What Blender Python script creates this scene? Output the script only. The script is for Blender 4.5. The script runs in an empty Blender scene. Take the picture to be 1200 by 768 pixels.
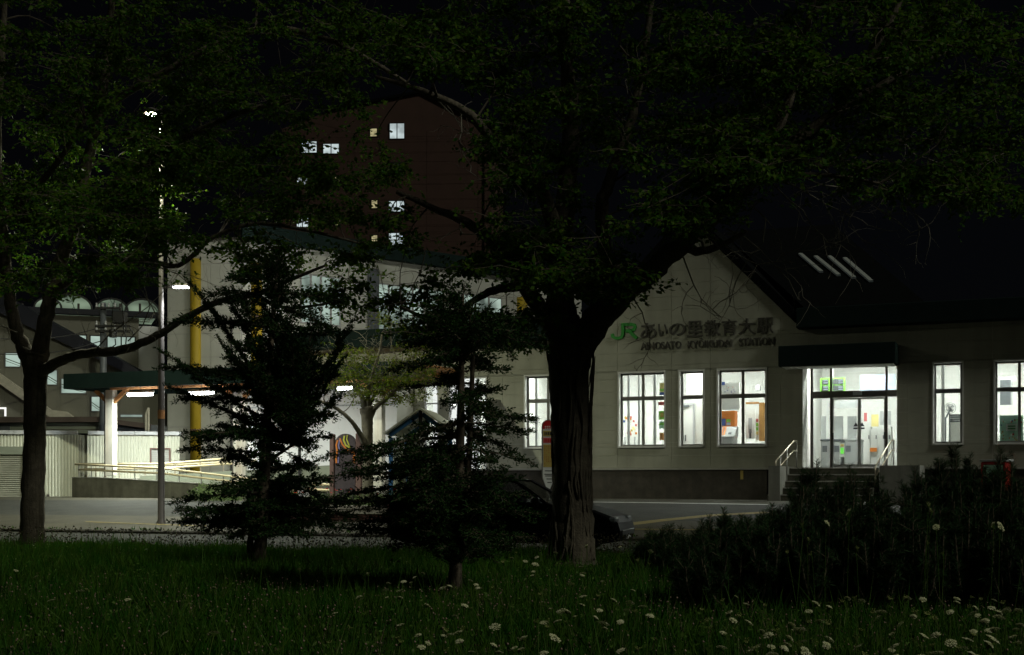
import bpy, math, random
import numpy as np
from mathutils import Vector

R = math.radians
SC = bpy.context.scene
COL = SC.collection
ZE = 1.55            # eye height above the datum
HZ = 560.0           # horizon row of the 1200x768 photograph
F = 1500.0           # focal length in photograph pixels

# ------------------------------------------------------------------ camera
cam_data = bpy.data.cameras.new('camera')
cam_data.lens = 45.0
cam_data.sensor_width = 36.0
cam_data.shift_y = (HZ - 384.0) / 1200.0
cam_data.clip_start = 0.1
cam_data.clip_end = 3000
cam = bpy.data.objects.new('camera', cam_data)
cam.location = (0, 0, ZE)
cam.rotation_euler = (R(90), 0, 0)
COL.objects.link(cam)
SC.camera = cam

# ------------------------------------------------------------------ world: night sky with town glow
W = bpy.data.worlds.new('World')
SC.world = W
W.use_nodes = True
nt = W.node_tree
nt.nodes.clear()
wo = nt.nodes.new('ShaderNodeOutputWorld')
sky = nt.nodes.new('ShaderNodeTexSky')
sky.sky_type = 'NISHITA'
sky.sun_disc = False
sky.sun_elevation = R(30)
sky.sun_rotation = R(205)
b1 = nt.nodes.new('ShaderNodeBackground')
b1.inputs['Strength'].default_value = 0.00017
b2 = nt.nodes.new('ShaderNodeBackground')
b2.inputs['Color'].default_value = (0.80, 0.74, 1.0, 1)
b2.inputs['Strength'].default_value = 0.0008
ad = nt.nodes.new('ShaderNodeAddShader')
nt.links.new(sky.outputs[0], b1.inputs['Color'])
nt.links.new(b1.outputs[0], ad.inputs[0])
nt.links.new(b2.outputs[0], ad.inputs[1])
nt.links.new(ad.outputs[0], wo.inputs[0])

# ------------------------------------------------------------------ added fill sun, stands in for unseen street lamps behind the camera
sd = bpy.data.lights.new('fill_sun', 'SUN')
sd.energy = 0.72
sd.angle = R(8)
sd.color = (0.98, 1.0, 0.84)
sun = bpy.data.objects.new('fill_sun', sd)
sun.rotation_euler = (R(48), 0, R(54))
COL.objects.link(sun)

SC.view_settings.view_transform = 'Standard'
SC.view_settings.look = 'None'
SC.view_settings.exposure = 0.0
SC.view_settings.gamma = 1.0
SC.cycles.use_denoising = True
SC.cycles.max_bounces = 8
SC.cycles.transparent_max_bounces = 16
SC.cycles.sample_clamp_indirect = 3.0
SC.cycles.use_light_tree = True

LAMP_TOP = 1100.0
LAMP_LED = 170.0
TUBE_E = 34.0
TUBE_W = 95.0
ROOM_E = 125.0

# ------------------------------------------------------------------ materials
def mat(name, col, rough=0.7, metal=0.0, noise=None, bump=None, spec=0.4, emit=None, es=0.0, streak=None):
    m = bpy.data.materials.new(name)
    m.use_nodes = True
    n = m.node_tree
    p = n.nodes['Principled BSDF']
    p.inputs['Base Color'].default_value = (*col, 1)
    p.inputs['Roughness'].default_value = rough
    p.inputs['Metallic'].default_value = metal
    p.inputs['Specular IOR Level'].default_value = spec
    geo = n.nodes.new('ShaderNodeNewGeometry')
    last = None
    if noise:
        sc, amt = noise
        t = n.nodes.new('ShaderNodeTexNoise')
        t.inputs['Scale'].default_value = sc
        t.inputs['Detail'].default_value = 5
        t.inputs['Roughness'].default_value = 0.65
        n.links.new(geo.outputs['Position'], t.inputs['Vector'])
        mr = n.nodes.new('ShaderNodeMapRange')
        mr.inputs['From Min'].default_value = 0.3
        mr.inputs['From Max'].default_value = 0.7
        mr.inputs['To Min'].default_value = 1 - amt
        mr.inputs['To Max'].default_value = 1 + amt
        n.links.new(t.outputs[0], mr.inputs['Value'])
        mx = n.nodes.new('ShaderNodeMix')
        mx.data_type = 'RGBA'
        mx.blend_type = 'MULTIPLY'
        mx.inputs[0].default_value = 1.0
        mx.inputs[6].default_value = (*col, 1)
        n.links.new(mr.outputs[0], mx.inputs[7])
        last = mx.outputs[2]
    if streak:
        # rain streaks: noise stretched along z
        sc, scol, amt = streak
        mp = n.nodes.new('ShaderNodeMapping')
        mp.inputs['Scale'].default_value = (sc, sc, sc * 0.06)
        n.links.new(geo.outputs['Position'], mp.inputs['Vector'])
        t = n.nodes.new('ShaderNodeTexNoise')
        t.inputs['Scale'].default_value = 1.0
        t.inputs['Detail'].default_value = 4
        n.links.new(mp.outputs[0], t.inputs['Vector'])
        mr = n.nodes.new('ShaderNodeMapRange')
        mr.inputs['From Min'].default_value = 0.45
        mr.inputs['From Max'].default_value = 0.75
        mr.inputs['To Max'].default_value = amt
        n.links.new(t.outputs[0], mr.inputs['Value'])
        mx = n.nodes.new('ShaderNodeMix')
        mx.data_type = 'RGBA'
        n.links.new(mr.outputs[0], mx.inputs[0])
        if last is not None:
            n.links.new(last, mx.inputs[6])
        else:
            mx.inputs[6].default_value = (*col, 1)
        mx.inputs[7].default_value = (*scol, 1)
        last = mx.outputs[2]
    if last is not None:
        n.links.new(last, p.inputs['Base Color'])
    if bump:
        sc, st = bump
        t = n.nodes.new('ShaderNodeTexNoise')
        t.inputs['Scale'].default_value = sc
        t.inputs['Detail'].default_value = 6
        n.links.new(geo.outputs['Position'], t.inputs['Vector'])
        b = n.nodes.new('ShaderNodeBump')
        b.inputs['Strength'].default_value = st
        b.inputs['Distance'].default_value = 0.02
        n.links.new(t.outputs[0], b.inputs['Height'])
        n.links.new(b.outputs[0], p.inputs['Normal'])
    if emit:
        p.inputs['Emission Color'].default_value = (*emit, 1)
        p.inputs['Emission Strength'].default_value = es
    return m


def leaf_mat(name, c1, c2, trans=0.35, scale=9.0, rough=0.55):
    m = bpy.data.materials.new(name)
    m.use_nodes = True
    n = m.node_tree
    n.nodes.clear()
    o = n.nodes.new('ShaderNodeOutputMaterial')
    geo = n.nodes.new('ShaderNodeNewGeometry')
    t = n.nodes.new('ShaderNodeTexNoise')
    t.inputs['Scale'].default_value = scale
    t.inputs['Detail'].default_value = 3
    n.links.new(geo.outputs['Position'], t.inputs['Vector'])
    cr = n.nodes.new('ShaderNodeMapRange')
    cr.inputs['From Min'].default_value = 0.35
    cr.inputs['From Max'].default_value = 0.68
    n.links.new(t.outputs[0], cr.inputs['Value'])
    mx = n.nodes.new('ShaderNodeMix')
    mx.data_type = 'RGBA'
    mx.inputs[6].default_value = (*c1, 1)
    mx.inputs[7].default_value = (*c2, 1)
    n.links.new(cr.outputs[0], mx.inputs[0])
    p = n.nodes.new('ShaderNodeBsdfPrincipled')
    p.inputs['Roughness'].default_value = rough
    p.inputs['Specular IOR Level'].default_value = 0.12
    n.links.new(mx.outputs[2], p.inputs['Base Color'])
    tr = n.nodes.new('ShaderNodeBsdfTranslucent')
    n.links.new(mx.outputs[2], tr.inputs['Color'])
    ms = n.nodes.new('ShaderNodeMixShader')
    ms.inputs[0].default_value = trans
    n.links.new(p.outputs[0], ms.inputs[1])
    n.links.new(tr.outputs[0], ms.inputs[2])
    n.links.new(ms.outputs[0], o.inputs[0])
    return m


def emit_mat(name, col, s, noise=None):
    m = bpy.data.materials.new(name)
    m.use_nodes = True
    n = m.node_tree
    n.nodes.clear()
    o = n.nodes.new('ShaderNodeOutputMaterial')
    e = n.nodes.new('ShaderNodeEmission')
    e.inputs['Color'].default_value = (*col, 1)
    e.inputs['Strength'].default_value = s
    if noise:
        sx, sy, sz, lo = noise
        geo = n.nodes.new('ShaderNodeNewGeometry')
        mp = n.nodes.new('ShaderNodeMapping')
        mp.inputs['Scale'].default_value = (sx, sy, sz)
        n.links.new(geo.outputs['Position'], mp.inputs['Vector'])
        t = n.nodes.new('ShaderNodeTexNoise')
        t.inputs['Scale'].default_value = 1
        t.inputs['Detail'].default_value = 2
        n.links.new(mp.outputs[0], t.inputs['Vector'])
        mr = n.nodes.new('ShaderNodeMapRange')
        mr.inputs['From Min'].default_value = 0.35
        mr.inputs['From Max'].default_value = 0.62
        mr.inputs['To Min'].default_value = s * lo
        mr.inputs['To Max'].default_value = s
        n.links.new(t.outputs[0], mr.inputs['Value'])
        n.links.new(mr.outputs[0], e.inputs['Strength'])
    n.links.new(e.outputs[0], o.inputs[0])
    return m


def glass_mat(name, tint=(0.93, 0.96, 0.95), refl=0.06):
    m = bpy.data.materials.new(name)
    m.use_nodes = True
    n = m.node_tree
    n.nodes.clear()
    o = n.nodes.new('ShaderNodeOutputMaterial')
    t = n.nodes.new('ShaderNodeBsdfTransparent')
    t.inputs['Color'].default_value = (*tint, 1)
    g = n.nodes.new('ShaderNodeBsdfGlossy')
    g.inputs['Roughness'].default_value = 0.02
    ms = n.nodes.new('ShaderNodeMixShader')
    ms.inputs[0].default_value = refl
    n.links.new(t.outputs[0], ms.inputs[1])
    n.links.new(g.outputs[0], ms.inputs[2])
    n.links.new(ms.outputs[0], o.inputs[0])
    return m


M = {}
M['siding'] = mat('siding', (0.40, 0.40, 0.33), 0.75, noise=(1.6, 0.10), bump=(60, 0.08), streak=(2.2, (0.24, 0.235, 0.185), 0.6))
M['wall_core'] = mat('wall_core', (0.72, 0.72, 0.69), 0.8, noise=(2, 0.04))
M['joint'] = mat('joint', (0.22, 0.20, 0.17), 0.9)
M['plinth'] = mat('plinth', (0.075, 0.066, 0.054), 0.85, noise=(3, 0.3), bump=(25, 0.2), streak=(5, (0.05, 0.045, 0.04), 0.6))
M['ledge'] = mat('ledge', (0.42, 0.41, 0.38), 0.7, noise=(4, 0.12))
M['fascia'] = mat('fascia', (0.010, 0.020, 0.018), 0.7, spec=0.08, noise=(3, 0.15))
M['roof'] = mat('roof', (0.006, 0.007, 0.007), 0.9, spec=0.03, noise=(3, 0.2))
M['white'] = mat('white', (0.80, 0.80, 0.78), 0.55, noise=(3, 0.03))
M['reveal'] = mat('reveal', (0.78, 0.78, 0.76), 0.5, noise=(5, 0.05))
M['alu'] = mat('alu', (0.20, 0.195, 0.185), 0.45, metal=0.4, noise=(8, 0.08))
M['alu_light'] = mat('alu_light', (0.5, 0.5, 0.5), 0.4, metal=0.5, noise=(8, 0.08))
M['bronze'] = mat('bronze', (0.12, 0.105, 0.09), 0.45, metal=0.4, noise=(8, 0.1))
M['glass'] = glass_mat('glass')
M['frosted'] = mat('frosted', (0.62, 0.66, 0.52), 0.4, noise=(2, 0.1))
M['concrete'] = mat('concrete', (0.115, 0.112, 0.085), 0.88, noise=(2.5, 0.3), bump=(20, 0.3), streak=(4, (0.05, 0.05, 0.036), 0.7))
M['concrete_pale'] = mat('concrete_pale', (0.24, 0.24, 0.215), 0.85, noise=(3, 0.15), bump=(20, 0.25), streak=(4, (0.11, 0.11, 0.095), 0.6))
M['asphalt'] = mat('asphalt', (0.034, 0.035, 0.028), 0.85, noise=(1.2, 0.35), bump=(90, 0.5))
M['sidewalk'] = mat('sidewalk', (0.056, 0.052, 0.035), 0.85, noise=(0.9, 0.3), bump=(60, 0.35))
M['kerb'] = mat('kerb', (0.05, 0.048, 0.036), 0.9, noise=(3, 0.25), bump=(30, 0.3))
M['paint_yellow'] = mat('paint_yellow', (0.24, 0.19, 0.06), 0.8, noise=(6, 0.35))
M['paint_white'] = mat('paint_white', (0.6, 0.6, 0.57), 0.8, noise=(6, 0.3))
M['soil'] = mat('soil', (0.028, 0.032, 0.016), 0.95, noise=(4, 0.4), bump=(15, 0.5))
M['cream'] = mat('cream', (0.60, 0.61, 0.51), 0.6, noise=(2, 0.07), streak=(4, (0.45, 0.44, 0.34), 0.3))
M['cap'] = mat('cap', (0.46, 0.47, 0.49), 0.5, noise=(2.0, 0.35))
M['shutter'] = mat('shutter', (0.30, 0.30, 0.24), 0.6, noise=(2, 0.15))
M['shutter_grey'] = mat('shutter_grey', (0.42, 0.42, 0.40), 0.6, noise=(2, 0.1))
M['rust'] = mat('rust', (0.42, 0.20, 0.075), 0.85, noise=(4, 0.35), bump=(30, 0.3))
M['post_white'] = mat('post_white', (0.62, 0.60, 0.53), 0.6, noise=(4, 0.1), streak=(5, (0.40, 0.22, 0.10), 0.45))
M['rail_cream'] = mat('rail_cream', (0.72, 0.62, 0.40), 0.45, noise=(5, 0.05))
M['steel'] = mat('steel', (0.42, 0.42, 0.42), 0.3, metal=0.85, noise=(6, 0.1))
M['steel_warm'] = mat('steel_warm', (0.62, 0.55, 0.44), 0.3, metal=0.7, noise=(6, 0.1))
M['galv'] = mat('galv', (0.16, 0.145, 0.13), 0.42, metal=0.5, noise=(5, 0.15))
M['annex'] = mat('annex', (0.46, 0.46, 0.41), 0.8, noise=(1.2, 0.06), streak=(1.5, (0.34, 0.34, 0.29), 0.4))
M['annex_shade'] = mat('annex_shade', (0.36, 0.35, 0.35), 0.8, noise=(1.2, 0.08))
M['yellow'] = mat('yellow', (0.40, 0.28, 0.018), 0.55, noise=(2, 0.08))
M['tower'] = mat('tower', (0.070, 0.036, 0.026), 0.85, noise=(1.5, 0.12))
M['beige_far'] = mat('beige_far', (0.20, 0.195, 0.155), 0.85, noise=(0.8, 0.12), streak=(1.2, (0.22, 0.2, 0.16), 0.4))
M['navy'] = mat('navy', (0.013, 0.014, 0.022), 0.6, noise=(2, 0.2))
M['brown_roof'] = mat('brown_roof', (0.075, 0.055, 0.045), 0.7, noise=(2, 0.2))
M['green_wall'] = mat('green_wall', (0.20, 0.22, 0.17), 0.8, noise=(1.5, 0.1))
M['dark_metal'] = mat('dark_metal', (0.035, 0.035, 0.035), 0.5, metal=0.3, noise=(8, 0.2))
M['blue_paint'] = mat('blue_paint', (0.035, 0.12, 0.26), 0.45, noise=(6, 0.15))
M['shelter_roof'] = mat('shelter_roof', (0.45, 0.46, 0.35), 0.5, noise=(4, 0.1))
M['brown_post'] = mat('brown_post', (0.17, 0.10, 0.085), 0.7, noise=(6, 0.15))
M['slab'] = mat('slab', (0.07, 0.055, 0.06), 0.6, noise=(5, 0.2))
M['orange'] = mat('orange', (0.70, 0.22, 0.04), 0.5, noise=(6, 0.05))
M['violet'] = mat('violet', (0.25, 0.23, 0.45), 0.5)
M['lime'] = mat('lime', (0.55, 0.55, 0.08), 0.5)
M['red'] = mat('red', (0.50, 0.025, 0.025), 0.4, noise=(6, 0.1))
M['red_dark'] = mat('red_dark', (0.30, 0.02, 0.018), 0.45, noise=(6, 0.1))
M['pink'] = mat('pink', (0.62, 0.16, 0.16), 0.5)
M['sign_yellow'] = mat('sign_yellow', (0.50, 0.38, 0.11), 0.5)
M['sign_white'] = mat('sign_white', (0.75, 0.77, 0.75), 0.5)
M['ink'] = mat('ink', (0.03, 0.03, 0.035), 0.5)
M['ink_blue'] = mat('ink_blue', (0.05, 0.09, 0.28), 0.5)
M['letter'] = mat('letter', (0.07, 0.066, 0.055), 0.5, noise=(10, 0.1))
M['logo_green'] = mat('logo_green', (0.02, 0.30, 0.03), 0.45)
M['green_bright'] = mat('green_bright', (0.25, 0.62, 0.10), 0.5)
M['green_paper'] = mat('green_paper', (0.42, 0.68, 0.55), 0.6)
M['paper'] = mat('paper', (0.82, 0.82, 0.80), 0.6)
M['paper_yellow'] = mat('paper_yellow', (0.85, 0.72, 0.30), 0.6)
M['wood'] = mat('wood', (0.46, 0.24, 0.075), 0.5, noise=(4, 0.15))
M['kit_grey'] = mat('kit_grey', (0.45, 0.46, 0.47), 0.45, noise=(5, 0.06))
M['kit_dark'] = mat('kit_dark', (0.10, 0.11, 0.12), 0.4, noise=(5, 0.1))
M['sky_print'] = mat('sky_print', (0.48, 0.60, 0.78), 0.5, noise=(1.6, 0.25))
M['floor_in'] = mat('floor_in', (0.45, 0.44, 0.41), 0.35, noise=(3, 0.08))
M['bark'] = mat('bark', (0.125, 0.105, 0.075), 0.9, noise=(9, 0.35), bump=(30, 0.8), streak=(22, (0.03, 0.025, 0.02), 0.8))
M['bark_young'] = mat('bark_young', (0.16, 0.145, 0.10), 0.85, noise=(10, 0.25), bump=(35, 0.5))
M['twig'] = mat('twig', (0.10, 0.082, 0.06), 0.85, noise=(9, 0.2))
M['twig_lit'] = mat('twig_lit', (0.26, 0.235, 0.19), 0.8, noise=(9, 0.25))  # paler copy of twig, lamp light painted into the colour
M['bark_fir'] = mat('bark_fir', (0.15, 0.12, 0.085), 0.9, noise=(12, 0.3), bump=(40, 0.6), streak=(25, (0.04, 0.034, 0.028), 0.7))
M['leaf'] = leaf_mat('leaf', (0.026, 0.110, 0.007), (0.110, 0.170, 0.013), 0.45)
M['leaf_small'] = leaf_mat('leaf_small', (0.10, 0.20, 0.015), (0.24, 0.25, 0.025), 0.4)
M['needle'] = leaf_mat('needle', (0.014, 0.046, 0.010), (0.030, 0.070, 0.014), 0.15, 6)
M['needle_pine'] = leaf_mat('needle_pine', (0.016, 0.048, 0.014), (0.034, 0.072, 0.022), 0.12, 6)
M['grass'] = leaf_mat('grass', (0.024, 0.120, 0.008), (0.075, 0.145, 0.014), 0.35, 3)
M['grass_pale'] = leaf_mat('grass_pale', (0.032, 0.125, 0.010), (0.095, 0.150, 0.020), 0.3, 2)
M['stem'] = leaf_mat('stem', (0.06, 0.15, 0.02), (0.12, 0.18, 0.04), 0.2, 5)
M['umbel'] = leaf_mat('umbel', (0.72, 0.74, 0.40), (0.85, 0.84, 0.58), 0.25, 20)
M['umbel_bud'] = leaf_mat('umbel_bud', (0.30, 0.36, 0.10), (0.42, 0.44, 0.18), 0.25, 20)
M['clover'] = leaf_mat('clover', (0.36, 0.24, 0.20), (0.50, 0.36, 0.30), 0.2, 12)
M['clover_dry'] = leaf_mat('clover_dry', (0.06, 0.05, 0.03), (0.09, 0.075, 0.04), 0.1, 12)
M['shrub_leaf'] = leaf_mat('shrub_leaf', (0.10, 0.16, 0.05), (0.18, 0.24, 0.10), 0.3, 8)
M['car_paint'] = mat('car_paint', (0.006, 0.007, 0.009), 0.5, spec=0.12, noise=(2, 0.1))
M['rubber'] = mat('rubber', (0.02, 0.02, 0.02), 0.85)
M['car_glass'] = glass_mat('car_glass', (0.55, 0.58, 0.58), 0.08)
M['lamp_glass'] = mat('lamp_glass', (0.22, 0.24, 0.26), 0.15, spec=0.6)
M['brick_red'] = mat('brick_red', (0.10, 0.05, 0.038), 0.9, noise=(7, 0.3), bump=(40, 0.4))
M['stone_pale'] = mat('stone_pale', (0.50, 0.47, 0.38), 0.85, noise=(6, 0.15), bump=(40, 0.3))
M['flower_red'] = leaf_mat('flower_red', (0.62, 0.03, 0.02), (0.75, 0.10, 0.05), 0.3, 8)
M['E_room'] = emit_mat('E_room', (0.97, 1.0, 0.92), ROOM_E)
M['E_tube'] = emit_mat('E_tube', (0.93, 0.97, 1.0), TUBE_E)
M['E_led'] = emit_mat('E_led', (0.86, 0.93, 1.0), 26.0)
M['E_top'] = emit_mat('E_top', (1.0, 0.97, 0.75), 160.0)
M['E_win_green'] = emit_mat('E_win_green', (0.62, 0.80, 0.68), 0.62, (0.9, 0.9, 0.7, 0.18))
M['E_win_white'] = emit_mat('E_win_white', (0.78, 0.92, 0.93), 0.75, (1.2, 1.2, 1.2, 0.55))
M['E_win_warm'] = emit_mat('E_win_warm', (0.95, 0.85, 0.45), 0.5, (2, 2, 2, 0.5))
M['E_win_stair'] = emit_mat('E_win_stair', (0.66, 0.86, 0.74), 0.62, (0.9, 0.9, 0.9, 0.5))
M['E_vault'] = emit_mat('E_vault', (0.60, 0.80, 0.56), 0.45, (0.35, 0.35, 0.8, 0.03))
M['E_door'] = emit_mat('E_door', (1.0, 0.99, 0.96), 1.1)
M['E_green'] = emit_mat('E_green', (0.2, 0.9, 0.1), 1.0)
M['E_screen'] = emit_mat('E_screen', (0.8, 0.9, 1.0), 0.9)

# ------------------------------------------------------------------ frames, mesh builder, scene graph
class Frame:
    """A local frame standing on the ground: x along a facade, y away from it, z up."""
    def __init__(s, O, a):
        s.O = (O[0], O[1]); s.a = R(a)
        s.c, s.s = math.cos(s.a), math.sin(s.a)
    def w(s, x, y, z):
        return (s.O[0] + x * s.c - y * s.s, s.O[1] + x * s.s + y * s.c, z)
    def hit(s, px, py=HZ, yoff=0.0):
        k = (px - 600.0) / F
        # plane y = yoff
        nx, ny = -s.s, s.c
        Y = (yoff + s.O[0] * nx + s.O[1] * ny) / (k * nx + ny)
        X = k * Y
        dx, dy = X - s.O[0], Y - s.O[1]
        return dx * s.c + dy * s.s, ZE + (HZ - py) / F * Y
    def x(s, px, yoff=0.0):
        return s.hit(px, HZ, yoff)[0]
    def z(s, px, py, yoff=0.0):
        return s.hit(px, py, yoff)[1]

ID = Frame((0, 0), 0)
def P(px, py, Y):
    return Vector(((px - 600.0) / F * Y, Y, ZE + (HZ - py) / F * Y))

LOC = {}

def tag(o, label=None, cat=None, group=None, kind=None):
    if label: o['label'] = label
    if cat: o['category'] = cat
    if group: o['group'] = group
    if kind: o['kind'] = kind
    return o

def thing(name, label, cat, loc, group=None):
    o = bpy.data.objects.new(name, None)
    o.empty_display_size = 0.2
    COL.objects.link(o)
    o.location = loc
    LOC[o.name] = Vector(loc)
    return tag(o, label, cat, group)

class MB:
    def __init__(s, fr=ID):
        s.v = []; s.f = []; s.fr = fr
    def box(s, x0, x1, y0, y1, z0, z1):
        b = len(s.v)
        s.v += [(x0, y0, z0), (x1, y0, z0), (x1, y1, z0), (x0, y1, z0), (x0, y0, z1), (x1, y0, z1), (x1, y1, z1), (x0, y1, z1)]
        s.f += [(b, b+3, b+2, b+1), (b+4, b+5, b+6, b+7), (b, b+1, b+5, b+4), (b+1, b+2, b+6, b+5), (b+2, b+3, b+7, b+6), (b+3, b, b+4, b+7)]
        return s
    def bbox(s, x0, x1, y0, y1, z0, z1, c=0.01):
        """box with chamfered vertical and horizontal front edges"""
        prof = [(x0+c, y0), (x1-c, y0), (x1, y0+c), (x1, y1-c), (x1-c, y1), (x0+c, y1), (x0, y1-c), (x0, y0+c)]
        cx, cy = (x0+x1)/2, (y0+y1)/2
        def ring(z, ins):
            b = len(s.v)
            for (x, y) in prof:
                s.v.append((x + (ins if x < cx else -ins), y + (ins if y < cy else -ins), z))
            return b
        r = [ring(z0, c*.6), ring(z0+c, 0), ring(z1-c, 0), ring(z1, c*.6)]
        for a, b in zip(r, r[1:]):
            for i in range(8):
                j = (i+1) % 8
                s.f.append((a+i, a+j, b+j, b+i))
        s.f.append(tuple(r[0]+i for i in reversed(range(8))))
        s.f.append(tuple(r[3]+i for i in range(8)))
        return s
    def prism(s, poly, y0, y1):
        """poly in (x,z), extruded along y"""
        n = len(poly); b = len(s.v)
        s.v += [(x, y0, z) for x, z in poly] + [(x, y1, z) for x, z in poly]
        s.f.append(tuple(b+i for i in range(n)))
        s.f.append(tuple(b+n+i for i in reversed(range(n))))
        for i in range(n):
            j = (i+1) % n
            s.f.append((b+j, b+i, b+n+i, b+n+j))
        return s
    def vprism(s, poly, z0, z1):
        n = len(poly); b = len(s.v)
        s.v += [(x, y, z0) for x, y in poly] + [(x, y, z1) for x, y in poly]
        s.f.append(tuple(b+i for i in reversed(range(n))))
        s.f.append(tuple(b+n+i for i in range(n)))
        for i in range(n):
            j = (i+1) % n
            s.f.append((b+i, b+j, b+n+j, b+n+i))
        return s
    def quad(s, a, b, c, d):
        n = len(s.v); s.v += [tuple(a), tuple(b), tuple(c), tuple(d)]; s.f.append((n, n+1, n+2, n+3)); return s
    def tube(s, pts, r, n=8, cap=True, wob=0.0, rng=None):
        pts = [Vector(p) for p in pts]
        if not hasattr(r, '__len__'): r = [r] * len(pts)
        t0 = (pts[1] - pts[0]).normalized()
        ref = Vector((0, 0, 1)) if abs(t0.z) < 0.9 else Vector((1, 0, 0))
        u = t0.cross(ref).normalized()
        rings = []
        for i, p in enumerate(pts):
            t = (pts[min(i+1, len(pts)-1)] - pts[max(i-1, 0)])
            t = t.normalized() if t.length > 1e-9 else t0
            u = (u - t * u.dot(t))
            u = u.normalized() if u.length > 1e-6 else t.orthogonal().normalized()
            w = t.cross(u)
            b = len(s.v)
            for k in range(n):
                a = 2*math.pi*k/n
                rr = r[i] * (1 + (rng.uniform(-wob, wob) if rng else 0))
                q = p + (u*math.cos(a) + w*math.sin(a)) * rr
                s.v.append((q.x, q.y, q.z))
            rings.append(b)
        for a, b in zip(rings, rings[1:]):
            for k in range(n):
                j = (k+1) % n
                s.f.append((a+k, a+j, b+j, b+k))
        if cap:
            s.f.append(tuple(rings[0]+k for k in reversed(range(n))))
            s.f.append(tuple(rings[-1]+k for k in range(n)))
        return s
    def lathe(s, prof, c=(0, 0, 0), n=16):
        """prof: list of (r, z)"""
        b0 = len(s.v)
        for (r, z) in prof:
            for k in range(n):
                a = 2*math.pi*k/n
                s.v.append((c[0] + r*math.cos(a), c[1] + r*math.sin(a), c[2] + z))
        for i in range(len(prof)-1):
            for k in range(n):
                j = (k+1) % n
                s.f.append((b0+i*n+k, b0+i*n+j, b0+(i+1)*n+j, b0+(i+1)*n+k))
        s.f.append(tuple(b0+k for k in reversed(range(n))))
        m = b0+(len(prof)-1)*n
        s.f.append(tuple(m+k for k in range(n)))
        return s
    def build(s, name, m, parent=None, loc=None, smooth=False):
        me = bpy.data.meshes.new(name)
        L = LOC[parent.name] if parent is not None else Vector(loc if loc is not None else (0, 0, 0))
        vs = [s.fr.w(*p) for p in s.v]
        me.from_pydata([(x - L.x, y - L.y, z - L.z) for x, y, z in vs], [], s.f)
        me.materials.append(M[m] if isinstance(m, str) else m)
        if smooth:
            me.polygons.foreach_set('use_smooth', [True] * len(me.polygons))
        o = bpy.data.objects.new(name, me)
        COL.objects.link(o)
        if parent is not None:
            o.parent = parent
            LOC[o.name] = L
        else:
            o.location = L
            LOC[o.name] = L
        return o

def raw_mesh(name, V, faces_flat, nper, m, parent=None, loc=None, smooth=False):
    """V (N,3) array, faces_flat flat index array with nper corners a face"""
    L = LOC[parent.name] if parent is not None else Vector(loc if loc is not None else (0, 0, 0))
    V = np.asarray(V, dtype=np.float32) - np.array([L.x, L.y, L.z], dtype=np.float32)
    me = bpy.data.meshes.new(name)
    me.vertices.add(len(V)); me.vertices.foreach_set('co', V.ravel())
    fl = np.asarray(faces_flat, dtype=np.int32).ravel()
    nf = len(fl) // nper
    me.loops.add(len(fl)); me.loops.foreach_set('vertex_index', fl)
    me.polygons.add(nf)
    me.polygons.foreach_set('loop_start', np.arange(0, nf*nper, nper, dtype=np.int32))
    me.materials.append(M[m])
    me.update(calc_edges=True)
    o = bpy.data.objects.new(name, me)
    COL.objects.link(o)
    if parent is not None:
        o.parent = parent
    else:
        o.location = L
    LOC[o.name] = L
    return o

def leaves(name, C, D, length, width, m, parent=None, loc=None, seed=0, fold=0.18, roll=None):
    """C centres (N,3) at the leaf base, D directions (N,3); lengths/widths scalars or (N,)"""
    rg = np.random.default_rng(seed)
    C = np.asarray(C, float); D = np.asarray(D, float)
    N = len(C)
    D = D / (np.linalg.norm(D, axis=1, keepdims=True) + 1e-9)
    rnd = rg.normal(size=(N, 3)) if roll is None else np.asarray(roll, float)
    S = np.cross(D, rnd); S /= (np.linalg.norm(S, axis=1, keepdims=True) + 1e-9)
    Nn = np.cross(S, D)
    L = (np.broadcast_to(length, (N,)) * np.clip(rg.lognormal(-0.08, 0.28, N), 0.45, 1.7))[:, None]
    Wd = (np.broadcast_to(width, (N,)) * rg.uniform(0.75, 1.15, N))[:, None]
    mid = C + D * L * 0.45 + Nn * Wd * fold
    V = np.stack([C, mid + S * Wd * 0.5, C + D * L, mid - S * Wd * 0.5], axis=1).reshape(-1, 3)
    return raw_mesh(name, V, np.arange(4 * N), 4, m, parent, loc)

def copy_tree(o, label=None):
    c = o.copy(); COL.objects.link(c)
    if label: c['label'] = label
    for ch in [x for x in bpy.data.objects if x.parent == o]:
        d = ch.copy(); COL.objects.link(d); d.parent = c
        for g in [x for x in bpy.data.objects if x.parent == ch]:
            e = g.copy(); COL.objects.link(e); e.parent = d
    return c

def area_lamp(name, loc, rot, sx, sy, power, col, parent, spread=None):
    l = bpy.data.lights.new(name, 'AREA')
    l.shape = 'RECTANGLE'; l.size = sx; l.size_y = sy; l.energy = power; l.color = col
    if spread: l.spread = spread
    o = bpy.data.objects.new(name, l); COL.objects.link(o)
    o.parent = parent
    L = LOC[parent.name]
    o.location = (loc[0]-L.x, loc[1]-L.y, loc[2]-L.z)
    o.rotation_euler = rot
    return o

ST = Frame((3.0, 40.35), -22.3)      # the station facade
SN, CN = math.sin(R(16.6)), math.cos(R(16.6))
RD = Frame((0, 26.7/CN), -16.6)      # the kerb; local y = distance behind the kerb face
GZ = 0.89                            # plaza level at the station
def plaza_z(s):
    """ground height behind the kerb, s metres behind it"""
    t = min(max(s / 9.3, 0.0), 1.0)
    return 0.28 + (GZ - 0.28) * t
def ground_at(X, Y):
    s = SN * X + CN * Y - 26.7
    if s >= 0: return plaza_z(s)
    if s > -3.7: return 0.12 + (0.07 - 0.12) * (-s / 3.7)
    return 0.07
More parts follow.
